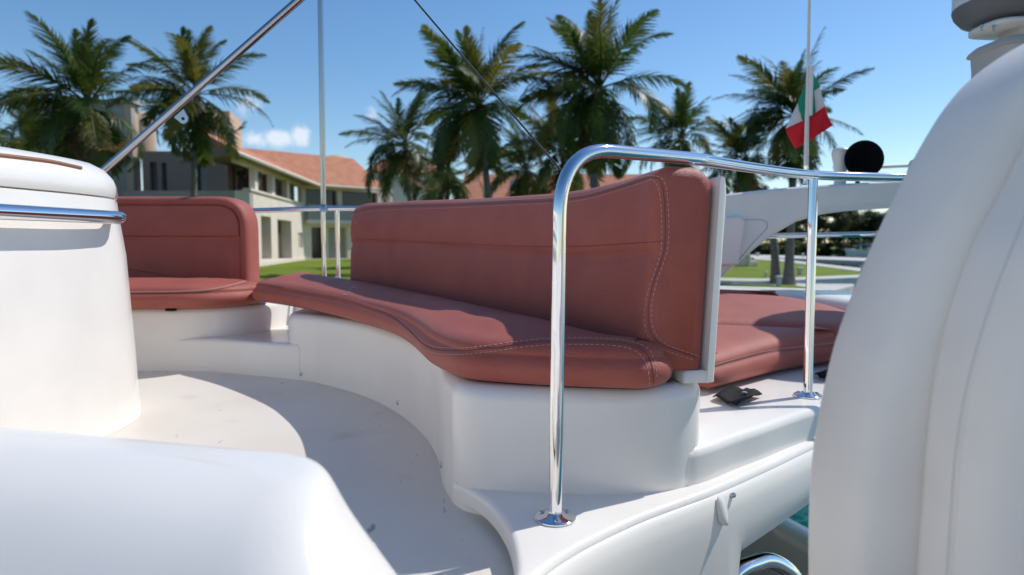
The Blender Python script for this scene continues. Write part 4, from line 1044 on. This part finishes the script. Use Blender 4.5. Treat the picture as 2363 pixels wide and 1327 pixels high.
# W1: the sunlit side that runs away from the camera
W1 = Wall((-16.3, 42), (-18.2, 58.9))
def op(W, x0, x1, y0, y1):
    u0, z1 = W.uz(x0, y0); u1, _ = W.uz(x1, y0); _, z0 = W.uz((x0 + x1) / 2, y1); return (min(u0, u1), max(u0, u1), z0, W.uz((x0 + x1) / 2, y0)[1])
ops = [op(W1, 602, 625, 499, 598), op(W1, 640, 672, 508, 598), op(W1, 688, 698, 537, 572)]
W1.build('sunlit_wall', ZL - .1, ZT, ops, .9, STUC, villa)
for i, o_ in enumerate(ops):
    nm = 'door' if i < 2 else 'vent_window'
    W1.panel(nm, o_[0] - .1, o_[1] + .1, o_[2] - .1, o_[3] + .1, -.8 if i < 2 else -.12, .06, mat('brown_door', (.10, .075, .055), .6) if i < 2 else SHELL, villa)
W1.panel('plinth', -.05, W1.len, ZL - .1, ZL + .25, .08, .08 + .02, STUC, villa)
W1.panel('terrace_edge', -.1, W1.len + .1, ZT, ZT + .14, .12, .5, STUC, villa)
# columns and beam of the gallery
cols_ = [(590, 597), (629, 636.3), (663, 669.6), (697, 703.5)]
zbm = 4.72
for a, c in cols_:
    u0, u1 = W1.uz(a, 450)[0], W1.uz(c, 450)[0]
    W1.panel('column', min(u0, u1), max(u0, u1), ZT + .14, zbm, -.02, .36, STUC, villa)
W1.panel('gallery_beam', -1.5, W1.len + .4, zbm, 5.15, .0, .6, STUC, villa)
gl = [W1.uz(a, 450)[0] for a in (597, 619.7, 636.3, 655.5, 669.6, 691)]
for k in range(3):
    W1.panel('window', gl[2 * k] - .05, gl[2 * k + 1] + .05, ZT + .1, zbm, -.42, .05, DGLASS, villa)
W1.panel('gallery_back_wall', 4.6, W1.len, ZT, 5.2, -2.6, .2, PEACH, villa)
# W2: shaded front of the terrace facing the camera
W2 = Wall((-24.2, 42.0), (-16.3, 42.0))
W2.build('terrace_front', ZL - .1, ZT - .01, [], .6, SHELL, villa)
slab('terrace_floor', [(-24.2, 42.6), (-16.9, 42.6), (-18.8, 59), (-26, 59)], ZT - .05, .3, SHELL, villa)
# W3: upper wall behind the terrace with tall windows
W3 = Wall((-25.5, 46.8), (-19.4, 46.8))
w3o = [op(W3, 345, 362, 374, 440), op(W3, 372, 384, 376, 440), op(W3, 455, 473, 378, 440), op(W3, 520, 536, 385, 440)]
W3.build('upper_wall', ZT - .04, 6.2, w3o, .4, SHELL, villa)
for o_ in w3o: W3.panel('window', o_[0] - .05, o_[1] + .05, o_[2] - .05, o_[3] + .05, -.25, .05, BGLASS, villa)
W3b = Wall((-19.4, 46.8), (-19.4, 58)); W3b.build('gallery_end_wall', ZT - .04, 5.2, [], .3, PEACH, villa)
# tall shaded block at the far left
bz = Zp(238, 43)
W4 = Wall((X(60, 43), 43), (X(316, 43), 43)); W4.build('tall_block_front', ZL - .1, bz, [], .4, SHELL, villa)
W5 = Wall((X(316, 43), 43), (X(316, 43) - .2, 44.2)); W5.build('tall_block_side', ZL - .1, bz - .01, [], .4, PEACH, villa)
b = MB(); b.box((X(190, 43), 43.6, bz + .1), (X(316, 43) - X(190, 43) + .2, .8, .1)); b.build('tall_block_roof', SHELL, villa, smooth=False)
b = MB(); b.lathe((X(338, 49), 49, Zp(300, 49)), [(.9, -2), (.9, .2), (.8, .7), (.5, 1.15), (.1, 1.35)], 20); b.build('roof_dome', PEACH, villa)
# peach stair tower
tz = Zp(262, 51)
for nm, A_, B_ in (('tower_front', (X(470, 50), 50), (X(540, 50), 50)), ('tower_side', (X(540, 50), 50), (X(566, 54), 54))):
    Wt = Wall(A_, B_); Wt.build(nm, 5, tz - (.01 if nm == 'tower_side' else 0), [], .3, PEACH, villa)
b = MB(); b.box((X(505, 52), 52, tz + .0), (1.4, 1.6, .05)); b.build('tower_roof', PEACH, villa, smooth=False)
# roof: side slope above the gallery, and the wing that runs back at 45 degrees
def sheet(name, pts, th, m, parent):
    n = len(pts); V = [Vector(p) for p in pts] + [Vector(p) - Vector((0, 0, th)) for p in pts]
    return mesh(name, V, [tuple(range(n)), tuple(range(n, 2 * n))[::-1]] + [(i, i + n, (i + 1) % n + n, (i + 1) % n) for i in range(n)], m, parent, smooth=False)
e0 = Vector((-15.5, 38.2, 5.12)); e1 = P(737, 427, 58.5); e2 = P(888, 437, 63.2); r1 = P(560, 341, 58.5); r2 = P(815, 366, 65.5); r0 = Vector((-21.8, 42, 8.1)); 
e1.z = e2.z = 4.95
sheet('gallery_roof', [e0, e1, r1, r0], .16, ROOF, villa)
sheet('wing_roof', [e1, e2, r2, r1], .16, ROOF, villa)
b = MB(); b.tube([e0 - Vector((0, 0, .12)), e1 - Vector((0, 0, .12)), e2 - Vector((0, 0, .12))], .12, 6); b.build('eave', STUC, villa)
b = MB(); b.add([e0 - Vector((0, 0, .2)), e1 - Vector((0, 0, .2)), Vector((-18.2, 59, 4.9)), Vector((-19.0, 42, 5.05))], [(0, 1, 2, 3)]); b.build('soffit', WOODB, villa, smooth=False)
# back wing facing the lawn
W6 = Wall((-18.2, 58.9), (-11.6, 65.6))
def rel(px): return W6.uz(px, 500)[0]
o6 = [(rel(706), rel(779), ZT, 4.6), (rel(790), rel(872), ZT, 4.6), (rel(718), rel(752), ZL + .1, 1.25), (rel(757), rel(800), ZL + .1, 1.25)]
W6.build('wing_wall', ZL - .1, 5.0, o6, .5, STUC, villa)
for k, o_ in enumerate(o6): W6.panel('window' if k < 2 else 'patio_door', o_[0] - .05, o_[1] + .05, o_[2] - .05, o_[3] + .05, -.4, .05, DGLASS if k < 3 else SHELL, villa)
W6.panel('balcony_front', .2, W6.len, 1.9, ZT + .05, .5, .3, mat('shade_grey_balcony', (.34, .335, .33), .8), villa)  # grey puts the shade on this front into its colour
W6.panel('balcony_edge', .1, W6.len + .1, 1.55, 1.9, .6, .6, STUC, villa)
# person on the terrace
def person():
    t = thing('person', 'person in black shirt and dark trousers standing on the terrace', 'person', (X(562, 43.6), 43.6, ZT - .05))
    Vv = [(0, 0, .92), (0, 0, 1.15), (0, 0, 1.38), (0, 0, 1.5), (0, 0, 1.6), (0, -.01, 1.72), (.19, 0, 1.40), (.27, -.02, 1.14), (.27, -.10, .90), (-.19, 0, 1.40), (-.28, 0, 1.14), (-.30, -.06, .90), (.10, 0, .88), (.16, 0, .48), (.20, .02, .07), (.21, -.12, .03), (-.10, 0, .88), (-.17, 0, .48), (-.22, .02, .07), (-.23, -.12, .03)]
    E = [(0, 1), (1, 2), (2, 3), (3, 4), (4, 5), (2, 6), (6, 7), (7, 8), (2, 9), (9, 10), (10, 11), (0, 12), (12, 13), (13, 14), (14, 15), (0, 16), (16, 17), (17, 18), (18, 19)]
    R = [.15, .15, .16, .06, .085, .09, .075, .05, .04, .075, .05, .04, .095, .065, .045, .04, .095, .065, .045, .04]
    me = bpy.data.meshes.new('body'); me.from_pydata(Vv, E, []); o = bpy.data.objects.new('tmp', me); COL.objects.link(o)
    o.modifiers.new('skin', 'SKIN'); o.modifiers.new('s', 'SUBSURF').levels = 2
    for i, s in enumerate(me.skin_vertices[0].data): s.radius = (R[i], R[i] * .8); s.use_root = (i == 0)
    dg = bpy.context.evaluated_depsgraph_get(); m2 = bpy.data.meshes.new_from_object(o.evaluated_get(dg)); bpy.data.objects.remove(o)
    for m in (mat('skin', (.25, .13, .085), .6), mat('black_shirt', (.012, .012, .016), .9), mat('dark_trousers', (.015, .017, .028), .9), mat('dark_hair', (.01, .008, .007), .8)): m2.materials.append(m)
    for p in m2.polygons:
        c = p.center; p.use_smooth = True
        p.material_index = 2 if c.z < .95 and abs(c.x) < .26 else (0 if (c.z > 1.46 or abs(c.x) > .24 and c.z < 1.12) else 1)
        if c.z > 1.68 or (c.z > 1.58 and c.y > .02): p.material_index = 3
    m2.name = 'body'; b_ = bpy.data.objects.new('body', m2); link(b_, t)
person()
# gabled house and tiled hall behind the palms
gh = thing('gabled_house', 'cream gabled house with pinkish roof partly hidden by a palm', 'building', (-9, 72, ZL))
x0, x1 = X(858, 70), X(1010, 70)
Wg = Wall((x0, 70), (x1, 72)); zg = Zp(392, 70)
og = [op(Wg, 985, 1003, 445, 462)]
Wg.build('front_wall', ZL - .1, zg, og, .4, STUC, gh)
for o_ in og: Wg.panel('window', o_[0], o_[1], o_[2], o_[3], -.3, .05, DGLASS, gh)
Ws = Wall((x0 - 2.2, 76), (x0, 70)); Ws.build('side_wall', ZL - .1, zg - .01, [], .4, PEACH, gh)
sheet('roof', [(x0 - .4, 69.6, zg - .1), (x1 + .4, 71.6, zg - .1), (x1 - 1, 76, zg + 1.5), (x0 + .4, 74, zg + 1.5)], .2, ROOF, gh)
sheet('roof', [(x0 - .4, 69.6, zg - .12), (x0 + .4, 74, zg + 1.5), (x0 - 2.0, 78, zg + .4), (x0 - 2.7, 76, zg - .6)], .2, ROOF, gh)
b = MB(); b.lathe((X(782, 74), 74, Zp(372, 74)), [(1.7, -3), (1.7, -.2), (1.5, .15), (1.0, .5), (.3, .68), (.05, .7)], 24); tag(b.build('cupola', PEACH), 'small cream dome showing above the ridge of the villa roof', 'dome')
hall = thing('tiled_hall', 'long low hall with orange tiled roof behind the palm trunks', 'building', (2, 84, ZL))
hx0, hx1 = X(1075, 80), X(1545, 80); ze, zr_ = Zp(460, 80), Zp(402, 86)
b = MB(); b.box(((hx0 + hx1) / 2, 86, (ZL + ze) / 2), ((hx1 - hx0) / 2 - .5, 5.2, (ze - ZL) / 2)); b.build('wall', STUC, hall, smooth=False)
sheet('roof', [(hx0 - .5, 80, ze), (hx1 + .5, 80, ze), (hx1 + .5, 86, zr_), (hx0 - .5, 86, zr_)], .2, ROOF, hall)
sheet('roof', [(hx0 - .5, 86, zr_ - .002), (hx1 + .5, 86, zr_ - .002), (hx1 + .5, 92, ze), (hx0 - .5, 92, ze)], .2, ROOF, hall)
b = MB(); sk = [P(1178, 408, 84.4), P(1222, 408, 84.4), P(1222, 425, 82.4), P(1178, 425, 82.4)]
for q in sk: q.z = ze + (zr_ - ze) * (q.y - 80) / 6 + .08
sheet('skylight', sk, .12, BGLASS, hall)
for i, px in enumerate((955, 971, 988)):
    b = MB(); c = P(px, 470, 58); c.z = ZL; b.tube([c, c + Vector((0, 0, 5.0))], .2, 10); b.box(c + Vector((0, 0, 5.0)), (.3, .3, .08)); tag(b.build('garden_post', CONC), ('left', 'middle', 'right')[i] + ' white post of three standing among the palm trunks', 'post', 'white garden posts')

# ================================================================== QUAY FURNITURE AND BOAT
def pedestal(label, px, py, h, wd, z=ZL):
    c = PZ(px, py, z); s = c.y / FP; t = thing('dock_pedestal', label, 'dock pedestal', c, 'dock pedestals')
    b = MB(); b.box(c + Vector((0, 0, h * s * .35)), (wd * s * .32, wd * s * .3, h * s * .35)); b.build('post', CONC, t, bevel=.03)
    b = MB(); b.box(c + Vector((0, 0, h * s * .85)), (wd * s * .5, wd * s * .42, h * s * .15)); b.build('cap', CONC, t, bevel=.04)
pedestal('short pale dock pedestal on the spit between palm and post', 1845, 634, 17, 14)
pedestal('small pale dock pedestal left of the palm trunks', 1767, 639, 13, 8)
pedestal('pale dock pedestal standing between the two palm trunks', 1797, 662, 26, 15)
pedestal('pale dock pedestal at the right end of the spit', 1992, 629, 16, 13)
pedestal('small white box on the far jetty near the arch', 1748, 591, 8, 8, -1.75)
pedestal('tiny white post on the far jetty right of the palms', 1853, 593, 9, 6, -1.75)
wl = thing('garden_wall', 'short cream wall at the left end of the spit', 'wall', PZ(1720, 612, ZL))
c = PZ(1722, 614, ZL); s = c.y / FP
b = MB(); b.box(c + Vector((-8 * s, 0, 13 * s)), (16 * s, .3, 13 * s)); b.box(c + Vector((16 * s, .1, 6 * s)), (9 * s, .3, 6 * s)); b.box(c + Vector((2 * s, -.1, 14.5 * s)), (3 * s, .35, 14.5 * s)); b.build('wall_block', STUC, wl, bevel=.05)
bt = thing('moored_boat', 'small white motor boat with blue canopy moored at the far jetty', 'boat', PZ(1985, 592, ZW))
c = PZ(2000, 593, ZW); s = c.y / FP
b = MB(); Lh = 46 * s; rings = []
for k in range(11):
    u = k / 10; x = -Lh + 2 * Lh * u; wd = 13 * s * min(1, (u * 3.2) ** .6 + .03); sh = 13 * s + 6 * s * (1 - u) ** 2
    rings.append([c + Vector((x - (6 * s if z > .5 * sh and u < .05 else 0), y * wd, z)) for y, z in ((-.5, -.2), (-.92, sh * .45), (-1, sh), (-.85, sh + .05), (.85, sh + .05), (1, sh), (.92, sh * .45), (.5, -.2))])
V, F = loft(rings); o = mesh('hull', V, F, WHITEP, bt); o.data.set_sharp_from_angle(angle=radians(40))
b = MB(); b.box(c + Vector((-8 * s, 0, 27 * s)), (14 * s, 9 * s, 1.5 * s)); b.build('canopy', mat('blue_canvas', (.02, .16, .42), .7), bt, bevel=.05)
for dx in (-20, 3, 14, 22):
    b = MB(); b.tube([c + Vector((dx * s, -8 * s, 13 * s)), c + Vector((dx * s, -8 * s, 27 * s))], .05, 6); b.build('canopy_pole', CHROME2, bt)
b = MB(); b.box(c + Vector((18 * s, 0, 28 * s)), (11 * s, 8 * s, .8 * s)); b.build('roof_frame', WHITEP, bt)
b = MB(); b.box(c + Vector((4 * s, 0, 16 * s)), (4 * s, 4 * s, 6 * s)); b.build('steering_console', WHITEP, bt, bevel=.08)
b = MB(); b.box(c + Vector((Lh + 3 * s, 0, 12 * s)), (3 * s, 3 * s, 8 * s)); b.build('outboard', BLACKP, bt, bevel=.08)
